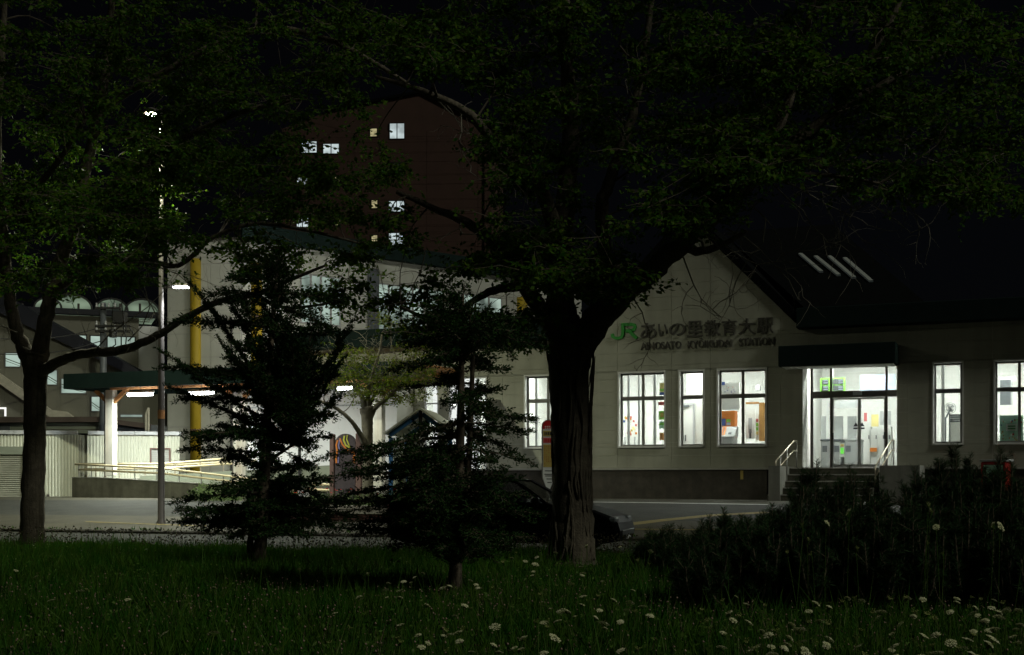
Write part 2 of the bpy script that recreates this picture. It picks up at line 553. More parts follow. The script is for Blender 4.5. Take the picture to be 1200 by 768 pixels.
# ================================================================== SETTING
def strip(name, s0, s1, x0, x1, m, dz, ns=2, kind='structure', label=None, nx=2):
    """sheet in the kerb frame following the ground, dz above it"""
    b = MB(RD)
    ss = np.linspace(s0, s1, ns); xs = np.linspace(x0, x1, nx)
    for s in ss:
        for x in xs:
            X, Y, _ = RD.w(x, s, 0)
            b.v.append((x, s, ground_at(X, Y) + dz))
    for i in range(ns-1):
        for j in range(nx-1):
            a = i*nx+j
            b.f.append((a, a+1, a+nx+1, a+nx))
    o = b.build(name, m)
    return tag(o, label, None, None, kind)

# one sheet from far behind the camera to the horizon
gm = MB(RD)
prof = [(-400, 0.02), (-3.75, 0.02), (-3.7, 0.02), (-0.05, 0.02), (0.1, 0.2), (9.35, GZ-0.08), (1800, GZ-0.08)]
for s, z in prof:
    gm.v += [(-1500, s, z), (1500, s, z)]
for i in range(len(prof)-1):
    gm.f.append((2*i, 2*i+1, 2*i+3, 2*i+2))
tag(gm.build('ground', 'soil'), kind='structure')
strip('meadow_ground', -24.5, -3.7, -40, 40, 'soil', 0.004)
strip('road', -3.7, 0.0, -60, 60, 'asphalt', 0.006, 3)
strip('sidewalk', 0.16, 3.6, -60, 60, 'sidewalk', 0.004, 2)
strip('driveway', 3.6, 8.4, -60, 60, 'asphalt', 0.004, 2)
strip('station_forecourt', 8.4, 9.3, -60, 60, 'sidewalk', 0.004, 2)
strip('forecourt', 9.3, 40.0, -60, 60, 'sidewalk', 0.004, 2)

# kerb of single stones
kb = tag(MB(RD).box(-60, -17.4, 0, 0.16, -0.1, 0.275).build('kerb', 'kerb'), kind='structure')
rng = random.Random(4)
ks = []
for i in range(54):
    x = -17.4 + i*0.6
    j = rng.uniform(-0.006, 0.006)
    ks.append(MB(RD).bbox(x+0.006, x+0.594, j, 0.155+j, 0.02, 0.285+rng.uniform(-0.004, 0.004), 0.02).build('kerb_stone', 'kerb', kb))

def ghit(px, py):
    """where the ray through a pixel meets the ground"""
    k = (px-600)/F
    lo, hi = 5.0, 80.0
    for _ in range(50):
        m_ = (lo+hi)/2
        z = ZE + (HZ-py)/F*m_
        if z > ground_at(k*m_, m_): lo = m_
        else: hi = m_
    return Vector((k*lo, lo, ground_at(k*lo, lo)))

def paint(name, pts, w, m, label):
    """painted stripe along ground points"""
    b = MB()
    ps = [ghit(*p) for p in pts]
    out = []
    for a, c in zip(ps, ps[1:]):
        n = max(2, int((c-a).length/0.8))
        for i in range(n): out.append(a + (c-a)*(i/n))
    out.append(ps[-1])
    for i, p in enumerate(out):
        d = (out[min(i+1, len(out)-1)] - out[max(i-1, 0)]); d.z = 0; d.normalize()
        nrm = Vector((-d.y, d.x, 0))
        for sgn in (-1, 1):
            q = p + nrm*w*0.5*sgn
            b.v.append((q.x, q.y, ground_at(q.x, q.y)+0.012))
    for i in range(len(out)-1):
        b.f.append((2*i, 2*i+2, 2*i+3, 2*i+1))
    o = b.build(name, m)
    return tag(o, label, None, None, 'structure')
paint('painted_line', [(560, 615), (716, 620.5), (870, 622)], 0.13, 'paint_yellow', 'worn yellow line along the pavement behind the kerb')
paint('painted_line', [(640, 626), (715, 618), (770, 611), (835, 604.5), (900, 601)], 0.42, 'paint_yellow', 'broad faded yellow stripe crossing the driveway diagonally')
paint('painted_line', [(100, 612), (235, 617), (330, 618)], 0.10, 'paint_yellow', 'thin worn yellow line beside the lamp post base')
paint('painted_line', [(660, 588.5), (780, 590), (900, 592)], 0.16, 'paint_white', 'pale edge stripe in front of the station wall')

# ================================================================== STATION
sb = thing('station_building', 'beige station hall with a steep gable, dark green fascias and lit windows', 'station', ST.w(0, 0, GZ))
zs = lambda px, py, y=0.0: ST.z(px, py, y)
xs_ = lambda px, y=0.0: ST.x(px, y)
zF = zs(1000, 548)                       # hall floor level
zE = (zs(940, 386) + zs(1190, 376.5)) / 2  # eave level
xL, xR = xs_(338), xs_(1345)
xA, zA = ST.hit(808, 258.5)
xG1 = xs_(940); xG0 = 2*xA - xG1
zP = (zs(700, 549.5) + zs(890, 548.5)) / 2

# openings: x0,x1,z0,z1, columns
def opening(p0, p1, yt, yb):
    xm = (p0+p1)/2
    return [xs_(p0), xs_(p1), zs(xm, yb), zs(xm, yt)]
WIN = [(615, 666, 440, 525.5, 2), (725, 779, 436.5, 523.5, 2), (796, 824.5, 434, 522.8, 1),
       (841, 898, 431.5, 522, 2), (1093.5, 1128, 425.5, 521, 1), (1165.5, 1224, 422, 520.6, 2)]
zw0 = np.mean([zs((a+b)/2, d) for a, b, c, d, n in WIN]); zw1 = np.mean([zs((a+b)/2, c) for a, b, c, d, n in WIN])
ztr = np.mean([zs((a+b)/2, t) for (a, b, c, d, n), t in zip(WIN, (470, 467, 465, 463, 457.5, 456.5))])
OP = [[xs_(a), xs_(b), zw0, zw1] for a, b, c, d, n in WIN]
dz1 = zs(1000, 426)
DOOR = [xs_(940), xs_(1051), zF, dz1]
LIT = [opening(497, 513.5, 443, 552), opening(525.5, 570, 442, 558)]
for L_ in LIT: L_[2] = zF - 0.35
BLK = OP + [DOOR] + LIT

def cells(x0, x1, z0, z1, blocks, xj=(), zj=()):
    xb = sorted(set([x0, x1] + [v for b in blocks for v in b[:2] if x0 < v < x1] + [v for v in xj if x0 < v < x1]))
    zb = sorted(set([z0, z1] + [v for b in blocks for v in b[2:] if z0 < v < z1] + [v for v in zj if z0 < v < z1]))
    # merge breaks closer than 6 cm that are only joints
    hard = set([z0, z1] + [v for b in blocks for v in b[2:]])
    zz = [zb[0]]
    for v in zb[1:]:
        if v - zz[-1] < 0.09 and v not in hard: continue
        if v - zz[-1] < 0.09 and zz[-1] not in hard: zz[-1] = v; continue
        zz.append(v)
    zb = zz
    out = []
    for i in range(len(zb)-1):
        run = None
        zc = (zb[i]+zb[i+1])/2
        for j in range(len(xb)-1):
            xc = (xb[j]+xb[j+1])/2
            solid = not any(b[0] < xc < b[1] and b[2] < zc < b[3] for b in blocks)
            joint = xb[j] in xj or any(abs(xb[j]-q) < 1e-6 for q in xj)
            if solid:
                if run and not joint: run[1] = xb[j+1]
                else:
                    if run: out.append(run)
                    run = [xb[j], xb[j+1], zb[i], zb[i+1]]
            else:
                if run: out.append(run)
                run = None
        if run: out.append(run)
    return out

core = MB(ST)
for c in cells(xL, xR, zP-0.03, zE, BLK):
    core.box(c[0], c[1], 0.02, 0.20, c[2], c[3])
core.prism([(xG0, zE), (xG1, zE), (xA, zA-0.02)], 0.02, 0.20)
core.box(xL, xL+0.2, 0.2, 11.8, GZ, zE); core.box(xR-0.2, xR, 0.2, 11.8, GZ, zE); core.box(xL, xR, 11.8, 12, GZ, zE+0.4)
core.build('wall', 'wall_core', sb)

# siding panels, joints recessed
xj = [xs_(p) for p in (400, 450, 480, 589, 641, 683, 723.5, 787, 832.5, 915, 987, 1064, 1112, 1163, 1245)]
zj = [zP + 0.40*i for i in range(1, 30)]
pc = cells(xL, xR, zP, zE, BLK, xj, zj)
for c in pc:
    MB(ST).box(c[0]+0.004, c[1]-0.004, 0.0, 0.02, c[2]+0.003, c[3]-0.003).build('siding_panel', 'siding', sb)
def clip_gable(x0, x1, z0, z1):
    # clip a rectangle by the two gable slopes
    poly = [(x0, z0), (x1, z0), (x1, z1), (x0, z1)]
    sl = (zA-zE)/(xA-xG0)
    for sgn in (1, -1):
        f = lambda p: (zA - p[1]) - sl*sgn*(xA - p[0]) if True else 0
        g = lambda p: zA - sl*abs(p[0]-xA)*1.0 - p[1] if False else (zA + sl*sgn*(p[0]-xA)) - p[1]
        out = []
        for a, b in zip(poly, poly[1:]+poly[:1]):
            ga, gb = g(a), g(b)
            if ga >= 0: out.append(a)
            if ga*gb < 0:
                t = ga/(ga-gb); out.append((a[0]+(b[0]-a[0])*t, a[1]+(b[1]-a[1])*t))
        poly = out
        if len(poly) < 3: return None
    return poly
gx = [xG0] + [v for v in xj if xG0 < v < xG1] + [xG1]
z = zE
while z < zA:
    z1 = min(z+0.40, zA)
    for a, b in zip(gx, gx[1:]):
        p = clip_gable(a+0.004, b-0.004, z+0.003, z1-0.003)
        if p: MB(ST).prism(p, 0.0, 0.02).build('siding_panel', 'siding', sb)
    z = z1

# plinth and ledge
pl = MB(ST)
pl.box(xL, xs_(899), -0.03, 0.2, GZ-0.25, zP-0.03)
pl.box(xs_(1030), xR, -0.03, 0.2, GZ-0.25, zP-0.03)
pl.build('plinth', 'plinth', sb)
lg = MB(ST)
lg.bbox(xL, DOOR[0]-0.02, -0.09, 0.2, zP-0.05, zP-0.006, 0.006)
lg.bbox(DOOR[1]+0.02, xR, -0.09, 0.2, zP-0.05, zP-0.006, 0.006)
lg.build('ledge', 'ledge', sb)
MB(ST).box(xs_(868), xs_(871.3), -0.045, -0.03, zs(870, 562), zs(870, 551.5)).build('hazard_plate', 'sign_yellow', sb)

# roofs
zf1 = zE + 0.60
fs = MB(ST)
fs.bbox(xG1-0.10, xR+0.3, -0.45, 0.05, zE+0.005, zf1, 0.02)
fs.build('fascia', 'fascia', sb); fs = MB(ST)
fs.bbox(xL-0.3, xG0+0.10, -0.45, 0.05, zE+0.005, zf1, 0.02)
fs.build('fascia', 'fascia', sb)
sl = (zA-zE)/(xA-xG0)
th = 0.28
gr = MB(ST)
gr.prism([(xG1, zE+0.02), (xA, zA), (xA, zA+th*1.3), (xG1+0.06, zE+th*1.3-0.04)], -0.06, 9.0)
gr.prism([(xA, zA), (xG0, zE+0.02), (xG0-0.06, zE+th*1.3-0.04), (xA, zA+th*1.3)], -0.06, 9.0)
gr.build('gable_roof', 'roof', sb)
# hipped main roof behind the right wing
yb = 6.0
xr0 = xs_(850, yb); xr1, zr = ST.hit(976, 263, yb)
xe1 = xs_(1085)
hb = MB(ST)
e0 = xG1+0.12
V = [(e0, -0.3, zf1+0.004), (xe1, -0.3, zf1+0.004), (xe1, 11.9, zf1+0.004), (e0, 11.9, zf1+0.004), (xr0, yb, zr), (xr1, yb, zr)]
hb.v += V
hb.f += [(0, 1, 5, 4), (1, 2, 5), (2, 3, 4, 5), (3, 0, 4), (3, 2, 1, 0)]
hb.build('hip_roof', 'roof', sb)
MB(ST).box(xL-0.25, xR+0.25, 0.1, 11.9, zf1-0.2, zf1-0.01).build('flat_roof', 'roof', sb)
# four pale roof lights on the front slope
nrm = Vector((0, -(zr-zf1), yb+0.3)).normalized()
def on_slope(px, py):
    # intersect the ray with the slope plane in ST coordinates
    for_y = 3.0
    lo, hi = -0.3, yb+1
    for _ in range(40):
        m_ = (lo+hi)/2
        x, z = ST.hit(px, py, m_)
        zp = zf1 + (m_+0.3)/(yb+0.3)*(zr-zf1)
        if z > zp: lo = m_
        else: hi = m_
    x, z = ST.hit(px, py, lo)
    return Vector((x, lo, z))
for (ax, ay, bx, by) in ((938, 299, 962.5, 320), (956, 302, 983, 324), (972, 302, 1001, 327), (990, 304, 1021, 331)):
    a, b = on_slope(ax, ay), on_slope(bx, by)
    w = Vector((0.06, 0, 0))
    k = MB(ST)
    q = [a-w, a+w, b+w, b-w]
    n0 = len(k.v)
    k.v += [tuple(p + nrm*0.005) for p in q] + [tuple(p + nrm*0.07) for p in q]
    k.f += [(4, 5, 6, 7), (0, 1, 5, 4), (1, 2, 6, 5), (2, 3, 7, 6), (3, 0, 4, 7)]
    k.build('roof_light', mat('roof_light', (0.32, 0.33, 0.29), 0.5, emit=(0.75, 0.9, 0.85), es=0.015), sb)

# windows: window (casing) > frame, pane, mullion, sill
def window(o, ncol):
    x0, x1, z0, z1 = o
    d = 0.19
    cs = MB(ST)
    t = 0.055
    cs.box(x0-0.03, x0+0.018, -0.025, d+0.06, z0-0.03, z1+0.03)
    cs.box(x1-0.018, x1+0.03, -0.025, d+0.06, z0-0.03, z1+0.03)
    cs.box(x0+0.018, x1-0.018, -0.022, d+0.06, z1-0.018, z1+0.03)
    w = cs.build('window', 'reveal', sb)
    MB(ST).bbox(x0+0.018, x1-0.018, -0.06, d+0.06, z0-0.03, z0+0.022, 0.006).build('sill', 'reveal', w)
    f = MB(ST)
    a0, a1, b0, b1 = x0+0.018, x1-0.018, z0+0.022, z1-0.018
    f.box(a0, a0+t, d-0.02, d+0.05, b0, b1); f.box(a1-t, a1, d-0.02, d+0.05, b0, b1)
    f.box(a0+t, a1-t, d-0.02, d+0.05, b0, b0+t); f.box(a0+t, a1-t, d-0.02, d+0.05, b1-t, b1)
    f.build('frame', 'alu', w)
    MB(ST).box(a0+t, a1-t, d-0.032, d+0.052, ztr-0.062, ztr+0.062).build('transom', 'alu', w)
    xc = (a0+a1)/2
    if ncol == 2:
        mu = MB(ST)
        mu.box(xc-0.04, xc+0.04, d-0.028, d+0.048, b0+t, ztr-0.062); mu.box(xc-0.04, xc+0.04, d-0.028, d+0.048, ztr+0.062, b1-t)
        mu.build('mullion', 'alu', w)
    cols = [(a0+t, xc-0.04), (xc+0.04, a1-t)] if ncol == 2 else [(a0+t, a1-t)]
    for (p, q) in cols:
        for (u, v) in ((b0+t, ztr-0.062), (ztr+0.062, b1-t)):
            MB(ST).box(p-0.004, q+0.004, d+0.012, d+0.018, u-0.004, v+0.004).build('pane', 'glass', w)
for o, wdef in zip(OP, WIN):
    window(o, wdef[4])

# entrance: recessed glazed front
yd = 0.85
x0, x1 = DOOR[0], DOOR[1]
rv = MB(ST)
rv.box(x0-0.12, x0, 0.2, yd+0.1, zF, dz1+0.3); rv.box(x1, x1+0.12, 0.2, yd+0.1, zF, dz1+0.3)
rv.box(x0-0.12, x1+0.12, 0.2, yd+0.1, dz1, dz1+0.12)
rv.build('entrance_reveal', 'wall_core', sb)
rvp = MB(ST)
k = 0
zz = zF
while zz < dz1-0.02:
    MB(ST).box(x0, x0+0.018, 0.004, yd-0.01, zz+0.003, min(zz+0.197, dz1-0.004)).build('siding_panel', 'wall_core', sb)
    zz += 0.20
MB(ST).box(x0-0.1, x1+0.1, -0.05, yd+0.3, zF-0.12, zF).build('door_sill', 'concrete_pale', sb)
X = lambda p: xs_(p, yd)
zt = lambda p: zs(1000, p, yd)
ent = MB(ST)
fx0, fx1 = X(951), x1
zt0, zt1 = zt(466), zt(459)
zT = dz1
ent.box(fx0-0.03, fx0+0.05, yd-0.04, yd+0.06, zF, zT); ent.box(fx1-0.05, fx1, yd-0.04, yd+0.06, zF, zT)
ent.box(fx0+0.05, fx1-0.05, yd-0.04, yd+0.06, zT-0.05, zT)
ent.box(fx0+0.05, fx1-0.05, yd-0.045, yd+0.065, zt0, zt1+0.02)
for p in (974, 1039):
    ent.box(X(p)-0.03, X(p)+0.03, yd-0.042, yd+0.062, zF, zt0); ent.box(X(p)-0.03, X(p)+0.03, yd-0.042, yd+0.062, zt1+0.02, zT-0.05)
entrance = ent.build('entrance_frame', 'bronze', sb)
for (a, b, c, d) in ((fx0+.05, X(974)-.03, zF, zt0), (X(1039)+.03, fx1-.05, zF, zt0), (fx0+.05, X(974)-.03, zt1+.02, zT-.05),
                     (X(974)+.03, X(1039)-.03, zt1+.02, zT-.05), (X(1039)+.03, fx1-.05, zt1+.02, zT-.05)):
    MB(ST).box(a-.004, b+.004, yd+0.01, yd+0.016, c-.004, d+.004).build('pane', 'glass', entrance)
for (p, q) in ((974, 1007), (1007, 1039)):
    a, b = X(p)+(0.032 if p == 974 else 0.003), X(q)-(0.003 if q == 1007 else 0.032)
    f = MB(ST); t = 0.045
    f.box(a, a+t, yd-0.02, yd+0.03, zF+0.02, zt0-0.01); f.box(b-t, b, yd-0.02, yd+0.03, zF+0.02, zt0-0.01)
    f.box(a+t, b-t, yd-0.02, yd+0.03, zF+0.02, zF+0.10); f.box(a+t, b-t, yd-0.02, yd+0.03, zt0-0.06, zt0-0.01)
    dr = f.build('sliding_door', 'alu_light', sb)
    MB(ST).box(a+t-.004, b-t+.004, yd+0.002, yd+0.008, zF+0.096, zt0-0.056).build('pane', 'glass', dr)
    c = (a+b)/2 + (0.30 if q == 1007 else -0.30)
    zc = zs(1005, 500, yd)
    MB(ST).prism([(c-0.075, zc), (c+0.075, zc), (c, zc+0.13)], yd-0.005, yd+0.001).build('warning_triangle', 'ink', dr)
    MB(ST).box(c-0.075, c+0.075, yd-0.005, yd+0.001, zc-0.08, zc-0.03).build('warning_strip', 'ink', dr)
    hx = a+t/2 if q == 1039 and False else (b-t/2 if q == 1039 else a+t/2)
    MB(ST).box(hx-0.025, hx+0.025, yd-0.04, yd-0.02, zF+0.85, zF+1.05).build('handle', 'kit_dark', dr)
sn = MB(ST)
sn.bbox(X(1000), X(1010.5), yd-0.12, yd-0.045, zt(463.5), zt(459.5), 0.01)
sn = sn.build('door_sensor', 'kit_grey', entrance)
# entrance canopy
ca0, ca1 = xs_(1049.5, -0.95), 0
yc = -0.95
cx0, cx1 = xs_(912, yc), xs_(1049.5, yc)
cz1, cz0 = zs(980, 403.2, yc), zs(980, 427.5, yc)
MB(ST).bbox(cx0, cx1, yc, -0.005, cz0, cz1, 0.015).build('entrance_canopy', 'fascia', sb)
MB(ST).box(cx0+0.08, cx1-0.08, yc+0.08, -0.02, cz0-0.02, cz0-0.003).build('canopy_soffit', 'white', sb)
# entrance steps and cheek walls (own things built of concrete)
stp = thing('entrance_steps', 'grey concrete steps leading up to the sliding doors', 'steps', ST.w(xs_(975), -1.2, GZ))
nst = 5
rise = (zF-0.004-GZ)/nst
sx0, sx1 = xs_(916), xs_(1032)
for i in range(nst):
    y0 = -0.42 - 0.36*(nst-1-i) - (0.35 if False else 0)
    MB(ST).bbox(sx0, sx1, y0-0.36 if i < nst-1 else y0-0.4, -0.06, GZ-0.05 + rise*i + (0.05 if i else 0.0), GZ + rise*(i+1)-0.004, 0.012).build('step', 'concrete', stp)
    MB(ST).box(sx0+0.02, sx1-0.02, (y0-0.36 if i < nst-1 else y0-0.4)-0.012, (y0-0.36 if i < nst-1 else y0-0.4)+0.045, GZ + rise*(i+1)-0.035, GZ + rise*(i+1)).build('lit_tread_edge', 'ledge', stp)  # pale strip paints the door light caught on each tread edge
for nm, p0, p1, lab in (('steps_wall', 900.5, 914, 'low concrete cheek wall on the left of the entrance steps'), ('steps_wall', 1031, 1078, 'pale stained concrete cheek wall on the right of the entrance steps')):
    y0 = -2.3 if p0 < 950 else -1.75
    a, b = xs_(p0, y0), xs_(p1, y0)
    if p0 < 950:
        poly = [(y0, GZ-0.05), (-0.1, GZ-0.05), (-0.1, zF+0.02), (-0.9, zF+0.02), (y0, zs(905, 546, y0))]
    else:
        poly = [(y0, GZ-0.05), (-0.1, GZ-0.05), (-0.1, zF+0.04), (y0, zF+0.04)]
    m_ = MB(ST); n = len(poly)
    m_.v += [(a, y, z) for y, z in poly] + [(b if p0 < 950 else b, y, z) for y, z in poly]
    m_.f += [tuple(range(n)), tuple(n+i for i in reversed(range(n)))] + [((i+1) % n, i, n+i, n+(i+1) % n) for i in range(n)]
    o = m_.build(nm, 'concrete_pale', None, ST.w(a, y0, GZ))
    tag(o, lab, 'low wall')
# handrails
def handrail(px_front, px_back, py_f, py_b, y_f, y_b, lab):
    t = thing('stair_handrail', lab, 'handrail', ST.w(xs_(px_front, y_f), y_f, GZ))
    x = xs_(px_back, y_b)
    zf_, zb_ = zs(px_front, py_f, y_f), zs(px_back, py_b, y_b)
    xf = xs_(px_front, y_f)
    r = MB(ST)
    pts = [(xf, y_f, zf_-0.55), (xf, y_f, zf_-0.06), (xf, y_f+0.05, zf_), (x, y_b, zb_), (x, y_b+0.55, zb_+0.01), (x, y_b+0.6, zb_-0.05), (x, y_b+0.6, zb_-0.30)]
    r.tube(pts, 0.022, 8).build('top_rail', 'steel_warm', t, smooth=True)
    r = MB(ST)
    r.tube([(xf, y_f+0.02, zf_-0.30), (x, y_b, zb_-0.28), (x, y_b+0.55, zb_-0.28)], 0.018, 8).build('lower_rail', 'steel_warm', t, smooth=True)
    for (u, v) in ((0.25, 0), (0.62, 0), (1.0, 0.5)):
        xx, yy = xf+(x-xf)*min(u, 1), y_f+(y_b-y_f)*u+v
        zz = zf_+(zb_-zf_)*min(u, 1)
        MB(ST).tube([(xx, yy, zz), (xx, yy, zz-1.0)], 0.02, 8).build('post', 'steel', t, smooth=True)
    return t
handrail(909, 930, 540, 517, -2.2, -0.75, 'metal handrail on the left side of the entrance steps')
handrail(1026, 1045, 546, 516, -1.7, -0.55, 'metal handrail on the right side of the entrance steps')

# ------------------------------------------------------------------ interior of the hall (part of the building)
ie = MB(ST)
zC = zE - 0.5
ie_f = MB(ST).box(xL+0.2, xR-0.2, 0.21, 7.5, zF-0.15, zF-0.004).build('hall_floor', 'floor_in', sb)
MB(ST).box(xL+0.2, xR-0.2, 0.21, 7.5, zC, zC+0.1).build('hall_ceiling', 'white', sb)
MB(ST).box(xL+0.2, xR-0.2, 7.5, 7.6, zF-0.15, zC+0.1).build('hall_back_wall', 'white', sb)
pt = MB(ST)
def _part():
    global pt
    pt.build('partition', 'wall_core', sb); pt = MB(ST)
pt.box(xs_(596, 3), xs_(596, 3)+0.1, 0.21, 7.5, zF, zC); _part()
pt.box(xs_(783, 0.3), xs_(840, 2.6), 2.6, 2.7, zF, zC); _part()
pt.box(xs_(924, 1.5), xs_(924, 1.5)+0.1, 1.2, 7.5, zF, zC); _part()
pt.box(xs_(1075, 1.5), xs_(1075, 1.5)+0.1, 0.21, 7.5, zF, zC); _part()
for y in (1.7, 4.6):
    for px in (350, 470, 560, 640, 720, 800, 880, 985, 1030, 1110, 1180, 1290):
        xx = xs_(px, y)
        MB(ST).box(xx-0.6, xx+0.6, y-0.09, y+0.09, zC-0.05, zC-0.004).build('ceiling_light', 'E_room', sb)
# lit doorways of the left wing
for L_ in LIT:
    f = MB(ST)
    a, b, c, d = L_
    for q in (a, b-0.05): f.box(q, q+0.05, 0.03, 0.12, c, d)
    f.box(a+0.05, b-0.05, 0.03, 0.12, d-0.05, d); f.box(a+0.05, b-0.05, 0.032, 0.118, c+(d-c)*0.74, c+(d-c)*0.74+0.05)
    if b-a > 0.8:
        f.box((a+b)/2-0.025, (a+b)/2+0.025, 0.034, 0.116, c, c+(d-c)*0.74)
    dd = f.build('glass_door', 'alu_light', sb)
    MB(ST).box(a+0.046, b-0.046, 0.07, 0.076, c, d-0.046).build('pane', 'glass', dd)
    MB(ST).box(a-0.25, b+0.25, 1.2, 1.25, c, d+0.2).build('corridor_light_wall', 'E_door', dd)

# ------------------------------------------------------------------ name sign
def text_mesh(body, name, x, y, z, w, h, m, parent, depth=0.05, bold=0.0, z1=None):
    cu = bpy.data.curves.new(name, 'FONT')
    cu.body = body; cu.size = 1.0; cu.extrude = 0.02; cu.offset = bold; cu.resolution_u = 3
    ob = bpy.data.objects.new(name, cu)
    COL.objects.link(ob)
    bpy.context.view_layer.update()
    dg = bpy.context.evaluated_depsgraph_get()
    me = bpy.data.meshes.new_from_object(ob.evaluated_get(dg))
    bpy.data.objects.remove(ob)
    n = len(me.vertices)
    if n == 0: return None
    co = np.empty(n*3, dtype=np.float32); me.vertices.foreach_get('co', co); co = co.reshape(-1, 3)
    mn, mx = co.min(0), co.max(0)
    sx = w/(mx[0]-mn[0]); sz = h/(mx[1]-mn[1])
    L = LOC[parent.name]
    lx = x + (co[:, 0]-mn[0])*sx
    lz = z + (co[:, 1]-mn[1])*sz
    if z1 is not None: lz = lz + (z1-z)*(co[:, 0]-mn[0])/(mx[0]-mn[0])
    ly = y - (co[:, 2]-mn[2])/(mx[2]-mn[2])*depth
    out = np.stack([ST.O[0]+lx*ST.c-ly*ST.s-L.x, ST.O[1]+lx*ST.s+ly*ST.c-L.y, lz-L.z], 1).astype(np.float32)
    me.vertices.foreach_set('co', out.ravel())
    me.materials.clear(); me.materials.append(M[m])
    me.update()
    o = bpy.data.objects.new(name, me); COL.objects.link(o); o.parent = parent; LOC[o.name] = L
    return o
sg = thing('station_name_sign', 'raised dark station name letters with a green emblem on the gable wall', 'sign', ST.w(xA, -0.05, zs(830, 400)))
chars = 'あいの里教育大駅'
edges = [750, 770.5, 783, 804.5, 824.5, 845, 864.5, 886, 908]
zb0, zt0_ = zs(830, 394.5), zs(830, 375.5)
for i, ch in enumerate(chars):
    a, b = xs_(edges[i]+0.9), xs_(edges[i+1]-1.2)
    text_mesh(ch, 'sign_character', a, -0.012, zb0 + (0.06 if ch in 'いの' else 0), b-a, (zt0_-zb0)*(0.78 if ch in 'いの' else 1.0), 'letter', sg, 0.03, 0.012)
zb0, zt0_ = zs(830, 407.6), zs(830, 398.4)
for wd, a, b in (('AINOSATO', 751, 798.5), ('KYŌIKUDAI', 806, 857.5), ('STATION', 866, 907.5)):
    x0_, x1_ = xs_(a), xs_(b)
    text_mesh(wd, 'sign_word', x0_, -0.012, zb0, x1_-x0_, (zt0_-zb0)*(1.22 if 'Ō' in wd else 1.0), 'letter', sg, 0.03, 0.018)
# green emblem of joined strokes
def ribbon(pts, w, y0, y1, fr):
    b = MB(fr)
    n = len(pts)
    ring = []
    for i, (x, z) in enumerate(pts):
        a = Vector(pts[max(i-1, 0)]); c = Vector(pts[min(i+1, n-1)])
        d = (c-a); d.normalize()
        nx, nz = -d.y*w/2, d.x*w/2
        ring.append(len(b.v))
        b.v += [(x+nx, y0, z+nz), (x-nx, y0, z-nz), (x-nx, y1, z-nz), (x+nx, y1, z+nz)]
    for a, c in zip(ring, ring[1:]):
        for k in range(4):
            j = (k+1) % 4
            b.f.append((a+k, a+j, c+j, c+k))
    b.f.append(tuple(ring[0]+k for k in range(4))); b.f.append(tuple(ring[-1]+k for k in reversed(range(4))))
    return b
ex0, ez0 = ST.hit(717.5, 398.5); ex1, ez1 = ST.hit(746.5, 378.5)
sx, sz = ex1-ex0, ez1-ez0
E_ = lambda u, v: (ex0+u*sx, ez0+v*sz)
jst = [E_(0.0, 0.36), E_(0.03, 0.20), E_(0.12, 0.10), E_(0.27, 0.08), E_(0.38, 0.14), E_(0.43, 0.28), E_(0.44, 0.5), E_(0.44, 1.0)]
rst = [E_(0.44, 0.92), E_(0.78, 0.92), E_(0.90, 0.86), E_(0.93, 0.72), E_(0.89, 0.58), E_(0.78, 0.52), E_(0.56, 0.52)]
lst = [E_(0.66, 0.55), E_(0.80, 0.32), E_(1.0, 0.02)]
ribbon(jst, sz*0.19, -0.05, 0.0, ST).build('emblem_stroke', 'logo_green', sg)
ribbon(rst, sz*0.19, -0.048, 0.0, ST).build('emblem_stroke', 'logo_green', sg)
ribbon(lst, sz*0.2, -0.046, 0.0, ST).build('emblem_stroke', 'logo_green', sg)

# ------------------------------------------------------------------ things inside the hall
def slab(name, label, cat, p0, p1, y0, y1, yd_, m, dep=0.02):
    """flat thing seen through a window, at depth yd_ behind the facade"""
    a, z1 = ST.hit(p0, y0, yd_); b, z0 = ST.hit(p1, y1, yd_)
    o = MB(ST).box(a, b, yd_, yd_+dep, z0, z1).build(name, m, None, ST.w((a+b)/2, yd_, z0))
    return tag(o, label, cat)
def sub(par, name, p0, p1, y0, y1, yd_, m, dep=0.012):
    a, z1 = ST.hit(p0, y0, yd_); b, z0 = ST.hit(p1, y1, yd_)
    return MB(ST).box(a, b, yd_-dep, yd_-0.001, z0, z1).build(name, m, par)
o = slab('poster', 'yellow and green poster behind the upper right pane of the paired window near the trunk', 'poster', 773, 779.5, 449, 463, 0.4, 'paper_yellow'); sub(o, 'band', 773, 779.5, 456, 458, 0.4, 'green_bright'); sub(o, 'band', 773, 779.5, 460, 463, 0.4, 'ink_blue')
o = slab('poster', 'red headed notice just under the transom of the paired window near the trunk', 'poster', 771.5, 779.5, 471, 475, 0.4, 'pink')
o = slab('poster', 'green and white poster with a yellow spot low behind the paired window', 'poster', 772, 779.5, 482, 492, 0.4, 'green_bright'); sub(o, 'spot', 774, 777.5, 484, 489, 0.4, 'sign_yellow')
o = slab('poster', 'pale green leaflet hanging below the green poster', 'poster', 772.5, 779.5, 494, 502.5, 0.4, 'green_paper'); sub(o, 'band', 772.5, 779.5, 496, 498, 0.4, 'green_bright')
o = slab('leaflet_box', 'small brown leaflet box low behind the paired window', 'box', 773, 777.5, 507.5, 516, 0.45, 'rust', 0.1); sub(o, 'flap', 773, 777.5, 507.5, 509, 0.45, 'wood')
